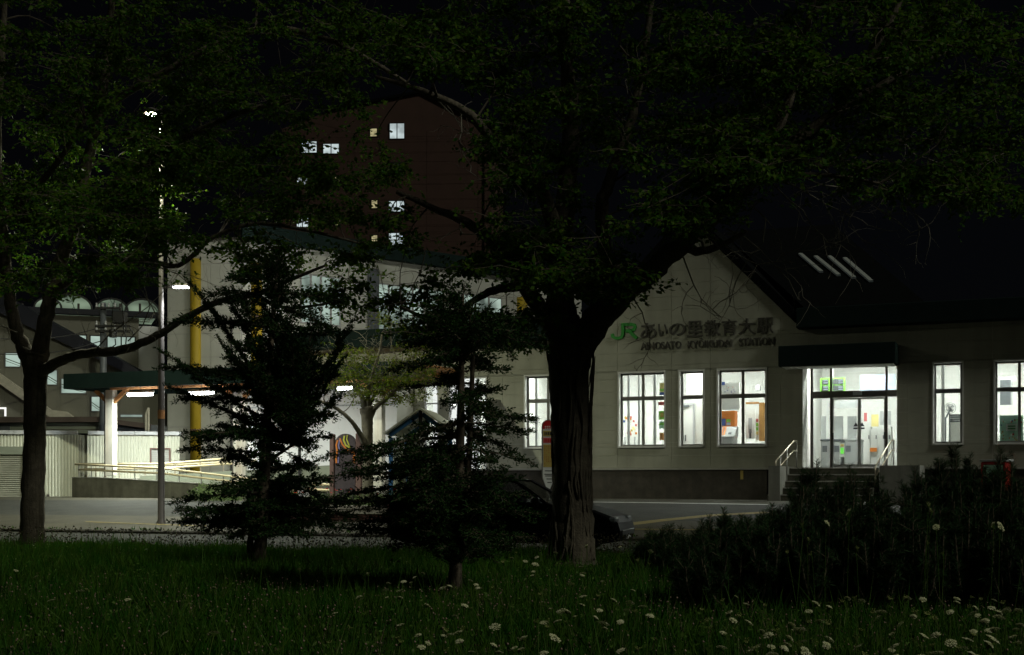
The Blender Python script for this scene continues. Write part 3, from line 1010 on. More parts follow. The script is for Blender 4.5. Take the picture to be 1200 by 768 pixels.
# pillars behind the paired window and far notices
for nm, p0, p1, lab in (('pillar', 735, 737.5, 'slim grey post behind the left pane of the paired window'), ('pillar', 765.5, 768.5, 'slim grey post behind the right pane of the paired window'),
                        ('pillar', 747.5, 749.5, 'thin grey post beside the window mullion'), ('pillar', 1103, 1107, 'pale grey post behind the narrow window right of the entrance'),
                        ('pillar', 627, 629.5, 'thin grey post behind the window left of the big trunk')):
    yy = 0.9 if p0 < 1000 else 1.3
    a, b = xs_(p0, yy), xs_(p1, yy)
    tag(MB(ST).bbox(a, b, yy, yy+0.08, zF, zC-0.006, 0.01).build(nm, 'kit_grey', None, ST.w(a, yy, zF)), lab, 'post')
rb = thing('notice_board', 'white notice board with small orange and blue cards on the waiting room back wall', 'notice board', ST.w(xs_(738, 5), 5.0, zF))
a, z1 = ST.hit(728, 476, 5.0); b, z0 = ST.hit(748, 512, 5.0)
MB(ST).box(a, b, 5.0, 5.05, z0, z1).build('board', 'paper', rb)
MB(ST).box(a+0.1, a+0.16, 5.0, 5.06, zF-0.004, z0).build('leg', 'kit_grey', rb); MB(ST).box(b-0.16, b-0.1, 5.0, 5.06, zF-0.004, z0).build('leg', 'kit_grey', rb)
rr = random.Random(2)
for i in range(16):
    p = 729+rr.random()*16; q = 484+rr.random()*24
    sub(rb, 'card', p, p+2.2, q, q+2.6, 5.0, rr.choice(['orange', 'ink_blue', 'paper_yellow', 'pink', 'sign_yellow', 'wood']))
# door in the short wall
dp = thing('interior_door', 'white door behind the narrow window', 'door', ST.w(xs_(803, 2.55), 2.55, zF))
a, z1 = ST.hit(801, 475, 2.55); b, _ = ST.hit(812, 475, 2.55)
MB(ST).box(a, b, 2.55, 2.598, zF, z1).build('door_leaf', 'white', dp)
fr_ = MB(ST); fr_.box(a-0.06, a, 2.53, 2.598, zF, z1+0.06); fr_.box(b, b+0.06, 2.53, 2.598, zF, z1+0.06); fr_.box(a, b, 2.53, 2.598, z1, z1+0.06)
fr_.build('door_frame', 'kit_grey', dp)
MB(ST).box(a+0.06, a+0.09, 2.50, 2.55, zF+0.9, zF+1.1).build('handle', 'kit_dark', dp)
MB(ST).box(a+0.02, a+0.2, 2.50, 2.55, z1-0.06, z1-0.01).build('door_closer', 'kit_dark', dp)
# ticket machine
yk = 1.5
tm = thing('ticket_machine', 'orange and grey ticket machine behind the window left of the entrance', 'ticket machine', ST.w(xs_(852, yk), yk, zF))
a, b = xs_(843, yk), xs_(858.5, yk)
zt_ = zs(850, 481, yk); zm = zs(850, 503, yk)
MB(ST).box(a-0.3, b, yk, yk+0.7, zF-0.003, zm-0.25).build('cabinet', 'kit_grey', tm)
c = MB(ST)
c.v += [(x, y, z) for x in (a-0.3, b+0.12) for y, z in ((yk-0.25, zm-0.25), (yk+0.3, zm-0.25), (yk+0.3, zm+0.08), (yk+0.1, zm+0.08))]
c.f += [(0, 1, 2, 3), (7, 6, 5, 4), (0, 4, 5, 1), (1, 5, 6, 2), (2, 6, 7, 3), (3, 7, 4, 0)]
c.build('console', 'kit_grey', tm)
sc_ = MB(ST)
pA = Vector((0, yk-0.25, zm-0.25)); pB = Vector((0, yk+0.1, zm+0.08)); nn = Vector((0, -(pB.z-pA.z), pB.y-pA.y)).normalized()
def on_con(u, v, h): q = pA+(pB-pA)*v+nn*h; return (u, q.y, q.z)
u0, u1 = xs_(846.5, yk), xs_(851, yk)
for h, g, nm, mm in ((0.012, 0, 'screen_frame', 'orange'), (0.018, 0.05, 'screen', 'kit_dark')):
    k = MB(ST); k.quad(on_con(u0+g, 0.15+g, h), on_con(u1-g, 0.15+g, h), on_con(u1-g, 0.95-g, h), on_con(u0+g, 0.95-g, h)); k.build(nm, mm, tm)
k = MB(ST); k.quad(on_con(u1+0.1, 0.2, 0.012), on_con(u1+0.2, 0.2, 0.012), on_con(u1+0.2, 0.4, 0.012), on_con(u1+0.1, 0.4, 0.012)); k.build('coin_slot', 'kit_dark', tm)
MB(ST).box(a-0.3, b, yk+0.3, yk+0.7, zm-0.25, zt_).build('back_panel', 'orange', tm)
for (p0, p1, q0, q1, mm) in ((844.5, 850.5, 491, 499, 'ink_blue'), (851.5, 856, 491.5, 494.5, 'green_bright'), (851.5, 856, 495.5, 498.5, 'sky_print'), (845, 850, 501, 504.5, 'green_paper')):
    sub(tm, 'button_panel', p0, p1, q0, q1, yk+0.3, mm)
fm = slab('fare_map', 'white fare map board high above the ticket machine', 'sign', 838, 866, 449, 480, 1.75, 'paper', 0.1)
sub(fm, 'header', 845, 849.5, 447.8, 451.5, 1.75, 'ink_blue')
rr = random.Random(6)
for i in range(12):
    p = 846+rr.random()*16; q = 453+rr.random()*11
    sub(fm, 'map_mark', p, p+1.2, q, q+0.8, 1.75, rr.choice(['violet', 'pink', 'ink_blue', 'kit_grey']))
wf = slab('wooden_panel', 'light wooden frame panel behind the right pane of the ticket machine window', 'panel', 889.5, 895.5, 472, 517, 2.0, 'wood', 0.25)
slab('display_rail', 'thin wooden rail on top of the white display', 'rail', 874, 889.3, 471.5, 473.5, 2.0, 'wood', 0.06)
ap = slab('advert_panel', 'white advertising panel with a dark standing figure print', 'poster', 874, 885, 481, 514, 2.3, 'paper', 0.03)
sub(ap, 'print', 877, 881.5, 490, 508, 2.3, 'kit_grey'); sub(ap, 'print', 878, 880.5, 503, 514, 2.3, 'kit_dark')
lf = slab('leaflet_rack', 'narrow rack of red and green leaflets by the wooden frame', 'rack', 885.6, 889, 485, 516, 2.2, 'paper', 0.05)
for q, mm in ((491, 'pink'), (496, 'green_bright'), (501, 'green_bright'), (506, 'paper_yellow')): sub(lf, 'leaflet', 886, 888.6, q, q+3.6, 2.2, mm)
slab('wall_speaker', 'small grey box speaker high on the wall right of the fare map', 'speaker', 885, 890.5, 451, 458, 2.4, 'kit_grey', 0.12)
# departure display
yk = 2.2
dd = thing('departure_display', 'green framed departure display with two dark screens over the gates', 'display', ST.w(xs_(976, yk), yk, zs(976, 459, yk)))
a, z1 = ST.hit(961, 443.5, yk); b, z0 = ST.hit(990, 459.5, yk)
MB(ST).box(a, b, yk, yk+0.15, z0, z1).build('housing', 'green_bright', dd)
for (p0, p1, q0, q1) in ((963.5, 971, 445, 450.5), (976, 988.5, 444.5, 450.2), (963.5, 971, 452.3, 458.5), (976, 988.5, 452, 458)):
    sub(dd, 'screen', p0, p1, q0, q1, yk, 'kit_dark')
for q in (445.6, 448.2, 453.2, 455.8):
    for p0, p1 in ((965, 970), (982.5, 987.5)): sub(dd, 'screen_line', p0, p1, q, q+1.3, yk-0.013, 'E_screen', 0.004)
MB(ST).box((a+b)/2-0.03, (a+b)/2+0.03, yk+0.05, yk+0.1, z1, zC-0.006).build('hanger', 'kit_grey', dd)
sky_p = slab('wall_poster', 'wide pale blue sky print behind the glass above the doors', 'poster', 1008, 1049, 440, 457, 3.2, 'sky_print', 0.02)
# gates
yk = 3.6
for p0, p1, lab in ((962, 974, 'grey ticket gate cabinet on the far left inside the entrance'), (976, 985, 'dark topped ticket gate beside the green pass sign'), (989.5, 1006, 'broad pale ticket gate in the middle of the entrance')):
    tg = thing('ticket_gate', lab, 'ticket gate', ST.w(xs_(p0, yk), yk, zF))
    a, b = xs_(p0, yk), xs_(p1, yk)
    z1 = zs(985, 517, yk)
    MB(ST).bbox(a, b, yk, yk+1.3, zF-0.003, z1, 0.03).build('gate_cabinet', 'kit_grey', tg)
    MB(ST).bbox(a-0.02, b+0.02, yk-0.03, yk+1.33, z1, z1+0.07, 0.02).build('gate_top', 'kit_dark' if p0 < 980 else 'kit_grey', tg)
    MB(ST).box(a+0.05, a+0.2, yk-0.012, yk-0.001, z1-0.35, z1-0.15).build('card_reader', 'kit_dark', tg)
pg = slab('gate_pass_sign', 'yellow and green pass sign on the front of the ticket gate', 'sign', 984.5, 989.2, 520, 536, 3.3, 'sign_white', 0.03)
sub(pg, 'green_arrow', 985, 988.8, 525, 532, 3.3, 'E_green'); sub(pg, 'yellow_top', 985, 988.8, 520.5, 523.5, 3.3, 'sign_yellow')
# grey room beyond gates
yk = 5.2
for p0, p1, lab in ((962, 968, 'narrow dark doorway beyond the gates at far left'), (974, 988, 'wide grey doorway beyond the ticket gates'), (993, 1004, 'tall grey doorway beyond the middle gate')):
    slab('far_doorway', lab, 'doorway', p0, p1, 488, 519, yk, 'kit_grey', 0.05)
slab('upper_board', 'long pale grey board above the far doorways', 'board', 972, 1010, 470, 478, 5.0, 'kit_grey', 0.05)
# cabinets on the right of the doors
cb = thing('white_locker', 'white lockers standing right of the ticket gates', 'locker', ST.w(xs_(1028, 2.6), 2.6, zF))
for p0, p1, q0 in ((1016, 1020, 500), (1020.4, 1028.5, 503), (1028.9, 1037, 503), (1037.4, 1044, 500)):
    a, z1 = ST.hit(p0, q0, 2.6); b, _ = ST.hit(p1, q0, 2.6)
    MB(ST).box(a, b, 2.6, 3.1, zF-0.003, z1).build('locker_door', 'white', cb)
    MB(ST).box(b-0.06, b-0.03, 2.58, 2.6, zF+0.9, zF+1.02).build('knob', 'kit_dark', cb)
slab('poster', 'cream poster with rows of orange pictures right of the doors', 'poster', 1021, 1029.5, 486, 500, 3.3, 'paper_yellow')
po = bpy.data.objects['poster.004'] if 'poster.004' in bpy.data.objects else None
o = slab('poster', 'small orange notice on the white locker door', 'poster', 1019.5, 1027.5, 525, 529.5, 2.55, 'orange')
o = slab('poster', 'narrow red strip notice on the wall left of the cream poster', 'poster', 1012.5, 1016, 484, 494, 3.3, 'pink')
slab('service_window', 'grey framed side window right of the lockers', 'window', 1031.5, 1044, 482, 498, 3.3, 'kit_grey', 0.04)
# office side right of the entrance
yk = 1.9
fn = thing('wall_fan', 'round grey wall fan behind the narrow window right of the entrance', 'fan', ST.w(xs_(1113, yk), yk, zs(1113, 478, yk)))
fx, fz = ST.hit(1113.5, 478.5, yk)
for r_ in (0.06, 0.11, 0.16):
    k = MB(ST); k.tube([(fx+r_*math.cos(t), yk, fz+r_*math.sin(t)) for t in np.linspace(0, 2*math.pi, 17)], 0.008, 5, cap=False); k.build('guard_ring', 'kit_dark', fn)
for i in range(4):
    a = i*math.pi/2+0.3
    k = MB(ST); k.prism([(fx, fz), (fx+0.14*math.cos(a), fz+0.14*math.sin(a)), (fx+0.13*math.cos(a+0.8), fz+0.13*math.sin(a+0.8))], yk+0.02, yk+0.03); k.build('blade', 'kit_grey', fn)
MB(ST).tube([(fx, yk+0.03, fz), (fx, yk+0.2, fz-0.02), (fx-0.15, yk+0.25, fz-0.3), (fx-0.15, yk+0.25, zF)], 0.03, 6).build('stand', 'kit_dark', fn)
MB(ST).lathe([(0.0, 0), (0.035, 0.01), (0.035, 0.04), (0, 0.05)], (fx, yk-0.03, fz-0.02), 10).build('hub', 'kit_dark', fn)
sh = thing('shelf_unit', 'white shelf unit with dark slatted top behind the narrow right window', 'shelf', ST.w(xs_(1122, 1.4), 1.4, zF))
a, z1 = ST.hit(1112, 485, 1.4); b, _ = ST.hit(1134, 485, 1.4)
zk = zs(1120, 495, 1.4)
MB(ST).box(a, b, 1.4, 1.8, zF-0.003, zk).build('cupboard', 'white', sh)
for i in range(4):
    zq = zk + (z1-zk)*(i+0.5)/4
    MB(ST).box(a, b, 1.4, 1.75, zq-0.03, zq+0.015).build('slat', 'kit_dark', sh)
MB(ST).box(a, a+0.04, 1.39, 1.4, zF, z1).build('side_panel', 'kit_dark', sh)
wd = slab('dark_inner_window', 'dark inner window on the far wall of the room at the right edge', 'window', 1172, 1184.5, 445, 475, 2.4, 'kit_dark', 0.05)
sub(wd, 'frame', 1171, 1186.5, 475, 482, 2.4, 'white'); sub(wd, 'frame', 1184.5, 1186.5, 445, 475, 2.4, 'kit_grey'); sub(wd, 'frame', 1171, 1190, 442.5, 445, 2.4, 'white')
yk = 0.3
mp = thing('picture_map', 'pale green illustrated poster with small coloured pictures behind the window at the right edge', 'poster', ST.w(xs_(1185, yk), yk, zs(1185, 518, yk)))
a, z1 = ST.hit(1171.5, 487, yk); b, z0 = ST.hit(1199, 518, yk)
MB(ST).box(a, b, yk, yk+0.015, z0, z1).build('sheet', 'green_paper', mp)
sub(mp, 'title_panel', 1179, 1192, 497, 505, yk, 'paper', 0.004)
rr = random.Random(8)
n = 0
while n < 26:
    p = 1172.5+rr.random()*24; q = 488.5+rr.random()*27
    if 1176 < p < 1193 and 494 < q < 507: continue
    w = rr.uniform(1.0, 2.0)
    sub(mp, 'picture', p, p+w, q, q+w*1.1, yk, rr.choice(['orange', 'sign_yellow', 'red', 'ink_blue', 'paper', 'green_bright', 'wood']), 0.004); n += 1
for i in range(2): sub(mp, 'title_line', 1181, 1190, 499+i*3, 500.2+i*3, yk-0.004, 'logo_green', 0.003)
# ================================================================== LEFT SIDE: canopy, ramp, shed
yF = -5.0
cp = thing('walkway_canopy', 'dark green walkway canopy on pale rust stained posts with lit tubes below', 'canopy', ST.w(ST.x(121, yF+1), yF+1, GZ))
fa0, zt1 = ST.hit(74, 438.5, yF); zt0 = ST.z(74, 456, yF)
fa1 = ST.x(486, yF)
dk = MB(ST)
dk.bbox(fa0, fa1, yF, yF+0.12, zt0, zt1, 0.01)
dk.bbox(fa0, fa0+0.12, yF+0.12, yF+3.4, zt0, zt1, 0.01)
dk.bbox(fa0+0.12, fa1, yF+3.3, yF+3.4, zt0, zt1, 0.01)
dk.build('fascia', 'fascia', cp)
MB(ST).box(fa0+0.12, fa1, yF+0.12, yF+3.3, zt1-0.12, zt1-0.03).build('roof_deck', 'rust', cp)
# rusty joists and beams under the deck
xx = fa0+0.5
while xx < fa1-0.1:
    MB(ST).box(xx-0.03, xx+0.03, yF+0.13, yF+3.29, zt1-0.26, zt1-0.122).build('joist', 'rust', cp)
    xx += 0.62
yP = yF+1.35
zb_ = ST.z(121, 462, yP)
MB(ST).bbox(fa0+0.8, fa1-0.2, yP-0.02, yP+0.22, zt1-0.46, zt1-0.262, 0.01).build('beam', 'rust', cp)
for i, (p0, p1, yb_) in enumerate(((121.3, 132.5, 558), (266, 283.5, 577), (434, 448, 577))):
    a, b = ST.x(p0, yP), ST.x(p1, yP)
    if i: a = b - 0.40
    z0 = ST.z(p0, yb_, yP)
    po_ = MB(ST).bbox(a+0.08, b, yP-0.02, yP+0.22, max(z0, GZ-0.05), zt1-0.462, 0.015).build('post', 'post_white', cp)
    for sg_ in (-1, 1):
        br = MB(ST)
        c = (a+0.08+b)/2
        br.prism([(c+sg_*0.12, zt1-0.95), (c+sg_*0.75, zt1-0.462), (c+sg_*0.55, zt1-0.462), (c+sg_*0.12, zt1-0.80)][::sg_], yP+0.04, yP+0.14)
        br.build('bracket', 'rust', cp)
    MB(ST).bbox(a+0.02, a+0.075, yP+0.0, yP+0.06, GZ, zt1-0.5, 0.01).build('downpipe', 'galv', cp)
for i, (p0, p1, py, lab) in enumerate(((150, 178.5, 463, 'leftmost lit tube lamp under the canopy, left of the lamp post'), (222, 250, 461.5, 'lit tube lamp under the canopy just right of the lamp post'),
                                  (302, 326, 458.5, 'lit tube lamp under the canopy half hidden by the fir'), (396, 412, 455.5, 'lit tube lamp under the canopy beside the small tree'))):
    yT = yF+1.0
    a, zq = ST.hit(p0, py, yT); b, _ = ST.hit(p1, py, yT)
    zq = zt0+0.0 if False else zq
    tl = thing('tube_lamp', lab, 'lamp', ST.w((a+b)/2, yT, zq))
    hb_ = MB(ST); hb_.bbox(a-0.05, b+0.05, yT-0.06, yT+0.06, zq+0.055, zq+0.12, 0.01); hb_.build('lamp_body', 'white', tl)
    MB(ST).tube([(a, yT, zq), (b, yT, zq)], 0.045, 8).build('tube', 'E_tube', tl)
    MB(ST).tube([((a+b)/2, yT, zq+0.12), ((a+b)/2, yT, zt1-0.12)], 0.012, 5).build('hanger', 'galv', tl)
    lx, ly, lz = ST.w((a+b)/2, yT, zq-0.06)
    area_lamp('tube_light', (lx, ly, lz), (0, 0, ST.a), b-a, 0.10, TUBE_W*(3.6, 0.8, 0.5, 0.6)[i], (0.93, 1.0, 0.90), tl)

# ramp: front wall, landing, second leg, rails
rp = thing('access_ramp', 'concrete access ramp with cream handrails below the canopy', 'ramp', ST.w(ST.x(170, -4.6), -4.6, GZ))
yR = -4.7
ra, za = ST.hit(84.3, 560.3, yR); rb_, zb2 = ST.hit(300, 571.5, yR)
MB(ST).prism([(ra, GZ-0.1), (rb_, GZ-0.1), (rb_, zb2), (ra+0.9, za), (ra, za)], yR, yR+0.18).build('ramp_wall', 'concrete', rp)
cpm = MB(ST)
cpm.prism([(ra, za+0.002), (ra+0.9, za+0.002), (rb_, zb2+0.002), (rb_, zb2+0.032), (ra+0.9, za+0.032), (ra, za+0.032)], yR-0.015, yR+0.2)
cpm.build('wall_coping', 'concrete_pale', rp)
dkm = MB(ST)
dkm.prism([(ra+0.003, GZ-0.1), (rb_, GZ-0.1), (rb_, zb2-0.06), (ra+0.9, za-0.02), (ra+0.003, za-0.02)], yR+0.182, yR+1.6)
dkm.build('ramp_deck', 'concrete_pale', rp)
# second leg behind, rising to the right to hall level
rc, zc2 = ST.hit(300, 556, yR+1.7)
MB(ST).prism([(ra+0.003, GZ-0.1), (rc+4, GZ-0.1), (rc+4, zF-0.05), (ra+1.2, za-0.02), (ra+0.003, za-0.02)], yR+1.7, yR+3.2).build('upper_deck', 'concrete_pale', rp)
MB(ST).prism([(ra+1.5, GZ), (rc+4, GZ), (rc+4, zF+0.15), (ra+1.5, za+0.06)], yR+1.602, yR+1.698).build('upper_kerb', 'green_wall', rp)
def rail(pts, r, nm, m=None):
    MB(ST).tube(pts, r, 8).build(nm, m or 'rail_cream', rp, smooth=True)
yq = yR+0.09
def rp_pt(px, py, y): x, z = ST.hit(px, py, y); return (x, y, z)
for (l, mid, r) in (((88, 544.3), (190, 549.0), (300, 562.0)), ((93, 550.5), (190, 555.0), (300, 567.5))):
    rail([rp_pt(*l, yq), rp_pt(*mid, yq), rp_pt(*r, yq)], 0.034, 'handrail')
for (l, mid, r) in (((93, 544.0), (190, 543.7), (300, 535.0)), ((100, 550.0), (190, 549.0), (300, 541.5))):
    rail([rp_pt(*l, yR+1.65), rp_pt(*mid, yR+1.65), rp_pt(*r, yR+1.65)], 0.034, 'handrail')
rail([rp_pt(190, 545.8, yR+3.1), rp_pt(300, 539.5, yR+3.1)], 0.034, 'handrail')
for p in (92.5, 107.5, 132, 158, 184, 210, 236, 262):
    t_ = (p-88)/102.0
    yt_ = 544.5+(549-544.5)*t_ if p < 190 else 549+(562-549)*(p-190)/110
    x, zt2 = ST.hit(p, yt_, yq)
    ztop = za+0.03 if x < ra+0.9 else za+0.03+(zb2-za)*(x-ra-0.9)/(rb_-ra-0.9)
    MB(ST).tube([(x, yq, ztop-0.02), (x, yq, zt2)], 0.018, 6).build('rail_post', 'steel', rp)
for p in (112, 140, 170, 205, 235, 262):
    yt_ = 544+(535-544)*(p-93)/207
    x, zt2 = ST.hit(p, yt_, yR+1.65)
    MB(ST).tube([(x, yR+1.65, zt2-0.85), (x, yR+1.65, zt2)], 0.018, 6).build('rail_post', 'steel_warm', rp)

# corrugated shed
SH = Frame((-17.6, 44.2), 12)
shd = thing('corrugated_shed', 'cream corrugated metal shed with roller shutter and pale roof cap', 'shed', SH.w(2, 0, GZ-0.1))
zt_s = SH.z(60, 509.5)
x0s, x1s = SH.x(-60), SH.x(210.5)
def corr(x0, x1, z0, z1, y=0.0, pitch=0.105):
    b = MB(SH)
    x = x0; pts = []
    while x < x1:
        pts += [(x, y), (x+pitch*0.42, y), (x+pitch*0.52, y+0.028), (x+pitch*0.9, y+0.028)]
        x += pitch
    pts.append((x1, y))
    pts = [(min(px_, x1), py_) for px_, py_ in pts]
    n = len(pts)
    for px_, py_ in pts: b.v += [(px_, py_, z0), (px_, py_, z1)]
    for i in range(n-1): b.f.append((2*i, 2*i+2, 2*i+3, 2*i+1))
    return b
g0 = GZ-0.15
xsA, xsB, xsC = SH.x(27), SH.x(92), SH.x(102)
wsa, wsb = SH.x(176.5), SH.x(199)
wz1, wz0 = SH.z(188, 526.5), SH.z(188, 544)
corr(x0s, xsA, SH.z(20, 523.5), zt_s).build('corrugated_sheet', 'cream', shd)
corr(xsA, xsB, g0, zt_s).build('corrugated_sheet', 'cream', shd)
corr(xsB, xsC, g0, zt_s, 0.12).build('recessed_sheet', 'shutter', shd)
corr(xsC, wsa, g0, zt_s).build('corrugated_sheet', 'cream', shd)
corr(wsb, x1s, g0, zt_s).build('corrugated_sheet', 'cream', shd)
corr(wsa, wsb, wz1, zt_s).build('corrugated_sheet', 'cream', shd)
corr(wsa, wsb, g0, wz0).build('corrugated_sheet', 'cream', shd)
MB(SH).box(xsB-0.005, xsB, 0.0, 0.15, g0, zt_s).box(xsC, xsC+0.005, 0.0, 0.15, g0, zt_s).build('recess_side', 'shutter', shd)
MB(SH).box(x0s, x1s, 0.16, 5.0, g0, zt_s-0.02).build('shed_body', 'shutter', shd)
for a, b in ((x0s, xsB-0.03), (xsC+0.03, x1s+0.06)):
    n = max(1, round((b-a)/1.8))
    for i in range(n):
        MB(SH).bbox(a+(b-a)*i/n+0.003, a+(b-a)*(i+1)/n-0.003, -0.09, 0.2, zt_s+0.004, zt_s+0.135, 0.01).build('roof_cap', 'cap', shd)
MB(SH).box(x0s, x1s, 0.22, 5.05, zt_s-0.01, zt_s+0.06).build('roof', 'roof', shd)
sz1 = SH.z(10, 523.5)
MB(SH).box(x0s, xsA+0.02, -0.02, 0.15, sz1-0.27, sz1).build('shutter_box', 'green_wall', shd)
sb_ = MB(SH)
zz = GZ-0.1
while zz < sz1-0.28:
    sb_.prism([(0, 0)], 0, 0) if False else None
    b = len(sb_.v)
    sb_.v += [(x0s, 0.10, zz), (xsA, 0.10, zz), (xsA, 0.07, zz+0.035), (x0s, 0.07, zz+0.035), (xsA, 0.10, zz+0.07), (x0s, 0.10, zz+0.07)]
    sb_.f += [(b, b+1, b+2, b+3), (b+3, b+2, b+4, b+5)]
    zz += 0.072
tag(sb_.build('shutter_slats', 'shutter', shd), kind='stuff')
wfm = MB(SH)
wfm.box(wsa-0.03, wsa+0.03, -0.03, 0.1, wz0, wz1); wfm.box(wsb-0.03, wsb+0.03, -0.03, 0.1, wz0, wz1); wfm.box(wsa-0.03, wsb+0.03, -0.03, 0.1, wz1, wz1+0.04)
wfm = wfm.build('shed_window', 'brown_post', shd)
i = 0
zz = wz0
while zz < wz1-0.03:
    MB(SH).box(wsa+0.03, wsb-0.03, 0.03, 0.05, zz, min(zz+0.062, wz1)).build('slat', 'shutter_grey', wfm)
    zz += 0.07
MB(SH).box(SH.x(55), SH.x(58.2), -0.06, -0.004, GZ-0.05, SH.z(56, 579.5)).build('meter_box', 'galv', shd)

# annex: bright white wall under the canopy
ax = thing('annex_building', 'long white walled annex under the walkway canopy', 'building', ST.w(ST.x(400, -1.2), -1.2, GZ))
a, b = ST.x(290, -1.2), ST.x(465, -1.2)
zA1 = ST.z(400, 448, -1.2)
zs_ = ST.z(410, 475, -1.2)
n = 8
for i in range(n):
    u0, u1 = a+(b-a)*i/n, a+(b-a)*(i+1)/n
    MB(ST).box(u0+0.004, u1-0.004, -1.2, -1.17, GZ+0.02, zs_-0.03).build('wall_panel', 'white', ax)
MB(ST).box(a, b, -1.23, -1.165, zs_-0.026, zs_+0.02).build('rail_strip', 'kit_grey', ax)
for i in range(n):
    u0, u1 = a+(b-a)*i/n, a+(b-a)*(i+1)/n
    MB(ST).box(u0+0.004, u1-0.004, -1.2, -1.17, zs_+0.024, zA1).build('upper_panel', 'white', ax)
MB(ST).box(a, b, -1.169, -0.1, GZ-0.05, zA1).build('annex_body', 'annex', ax)
MB(ST).box(ST.x(466, -0.4), ST.x(478, -0.4), -0.4, -0.02, GZ, zA1-0.2).build('side_pier', 'annex', ax)

# ================================================================== BUILDING B (pale office block with yellow pipes)
BR = Frame((-10.99, 52.0), 42.2)
BL = Frame((-10.99, 52.0), -7.3)
ob = thing('office_block', 'pale grey panelled block with yellow pipes and greenish lit windows', 'building', (-10.99, 52.0, GZ))
zB = BR.z(283, 281)
x1 = BR.x(640)+2.5
xl = BL.x(196)
pB_ = [BL.w(xl, 0.03, 0)[:2], (-10.99+0.02, 52.03), BR.w(x1, 0.03, 0)[:2], BR.w(x1, 9, 0)[:2], (-14.0, 62.0)]
MB().vprism(pB_, GZ-0.1, zB-0.03).build('block_body', 'annex_shade', ob)
# windows on the right face: strips
bw = []
for (p0, p1, yt, yb_, ncol) in ((352, 399, 324, 381, 4), (441, 497, 333, 383, 4), (500, 520, 338, 384, 1), (541, 588, 349, 385, 3)):
    a, b = BR.x(p0), BR.x(p1)
    pm = (p0+p1)/2
    bw.append([a, b, BR.z(pm, yb_), BR.z(pm, yt), ncol])
zw1 = np.mean([w[3] for w in bw]); zw0_ = np.mean([w[2] for w in bw])-0.3
for w in bw: w[2], w[3] = zw0_, zw1
low = [[w[0], w[1], zw0_-3.4, zw1-3.4, w[4]] for w in bw]
blk = [w[:4] for w in bw+low]
joints = [BR.x(p) for p in (318, 345, 415, 435, 507, 533, 602)]
zjs = [zB-0.95*i for i in range(1, 12)]
for c in cells(0.02, x1, GZ, zB, blk, joints, zjs):
    MB(BR).box(c[0]+0.012, c[1]-0.012, 0, 0.04, c[2]+0.01, c[3]-0.01).build('wall_panel', 'annex', ob)
for c in cells(xl, -0.02, GZ, zB, [], [BL.x(p) for p in (224, 247, 270)], zjs):
    MB(BL).box(c[0]+0.012, c[1]-0.012, 0, 0.04, c[2]+0.01, c[3]-0.01).build('wall_panel', 'annex', ob)
for w in bw+low:
    a, b, c, d, n = w
    fr_ = MB(BR)
    t = 0.06
    fr_.box(a, a+t, -0.02, 0.035, c, d); fr_.box(b-t, b, -0.02, 0.035, c, d); fr_.box(a+t, b-t, -0.02, 0.035, d-t, d); fr_.box(a+t, b-t, -0.02, 0.035, c, c+t)
    zm_ = c+(d-c)*0.62
    fr_.box(a+t, b-t, -0.022, 0.033, zm_-0.05, zm_+0.05)
    for i in range(1, n):
        u = a+(b-a)*i/n
        fr_.box(u-0.05, u+0.05, -0.024, 0.031, c+t, zm_-0.05); fr_.box(u-0.05, u+0.05, -0.024, 0.031, zm_+0.05, d-t)
    wn = fr_.build('window', 'alu_light', ob)
    for i in range(n):
        u0, u1 = a+(b-a)*i/n, a+(b-a)*(i+1)/n
        for (q0, q1) in ((c+t, zm_-0.05), (zm_+0.05, d-t)):
            MB(BR).box(max(u0, a+t), min(u1, b-t), 0.005, 0.012, q0, q1).build('pane', 'E_win_green', wn)
# dark roof fascia
MB(BR).bbox(-0.1, x1+0.2, -0.25, 0.4, zB+0.005, zB+0.65, 0.02).build('fascia', 'fascia', ob)
MB(BL).box(xl+0.0, -0.12, -0.04, 0.25, zB+0.004, zB+0.09).build('parapet_cap', 'galv', ob)
# yellow pipes
for fr_, p, w in ((BL, 229.5, 6.2), (BR, 300, 6), (BR, 611, 5.2)):
    x = fr_.x(p); r = fr_.x(p+w)-fr_.x(p)
    pc_ = MB(fr_)
    z1 = zB-0.75 if fr_ is BL else zB-0.9
    pc_.lathe([(r, GZ-0.05-GZ), (r, z1-GZ)], (x, -0.02, GZ), 14)
    pp = pc_.build('yellow_pipe', 'yellow', ob, smooth=True)
    for q in (2.2, 4.6, 7.0):
        MB(fr_).lathe([(r*1.06, 0), (r*1.06, 0.05)], (x, -0.02, z1-q), 14).build('pipe_joint', 'brown_post', pp)
# dark column on the right face
MB(BR).box(BR.x(430.5), BR.x(440), -0.28, -0.004, GZ, BR.z(435, 316)).build('dark_column', 'kit_dark', ob)
MB(BL).tube([(BL.x(272), -0.08, GZ), (BL.x(272), -0.08, BL.z(272, 372))], 0.04, 6).build('drain_pipe', 'dark_metal', ob)
# gooseneck lamp standing in front of it, unlit
G = P(593.5, 384, 50)
gl = thing('gooseneck_lamp', 'unlit grey gooseneck lamp standing against the pale office block wall', 'lamp', (G.x, G.y, GZ))
zt_ = P(593, 346, 50).z
MB().tube([(G.x, G.y, GZ), (G.x, G.y, zt_), (G.x-0.04, G.y, zt_+0.1), (G.x-0.14, G.y, zt_+0.15)], 0.03, 8).build('lamp_post', 'galv', gl, smooth=True)
MB().bbox(G.x-0.36, G.x-0.12, G.y-0.08, G.y+0.08, zt_+0.10, zt_+0.19, 0.03).build('lamp_head', 'galv', gl)

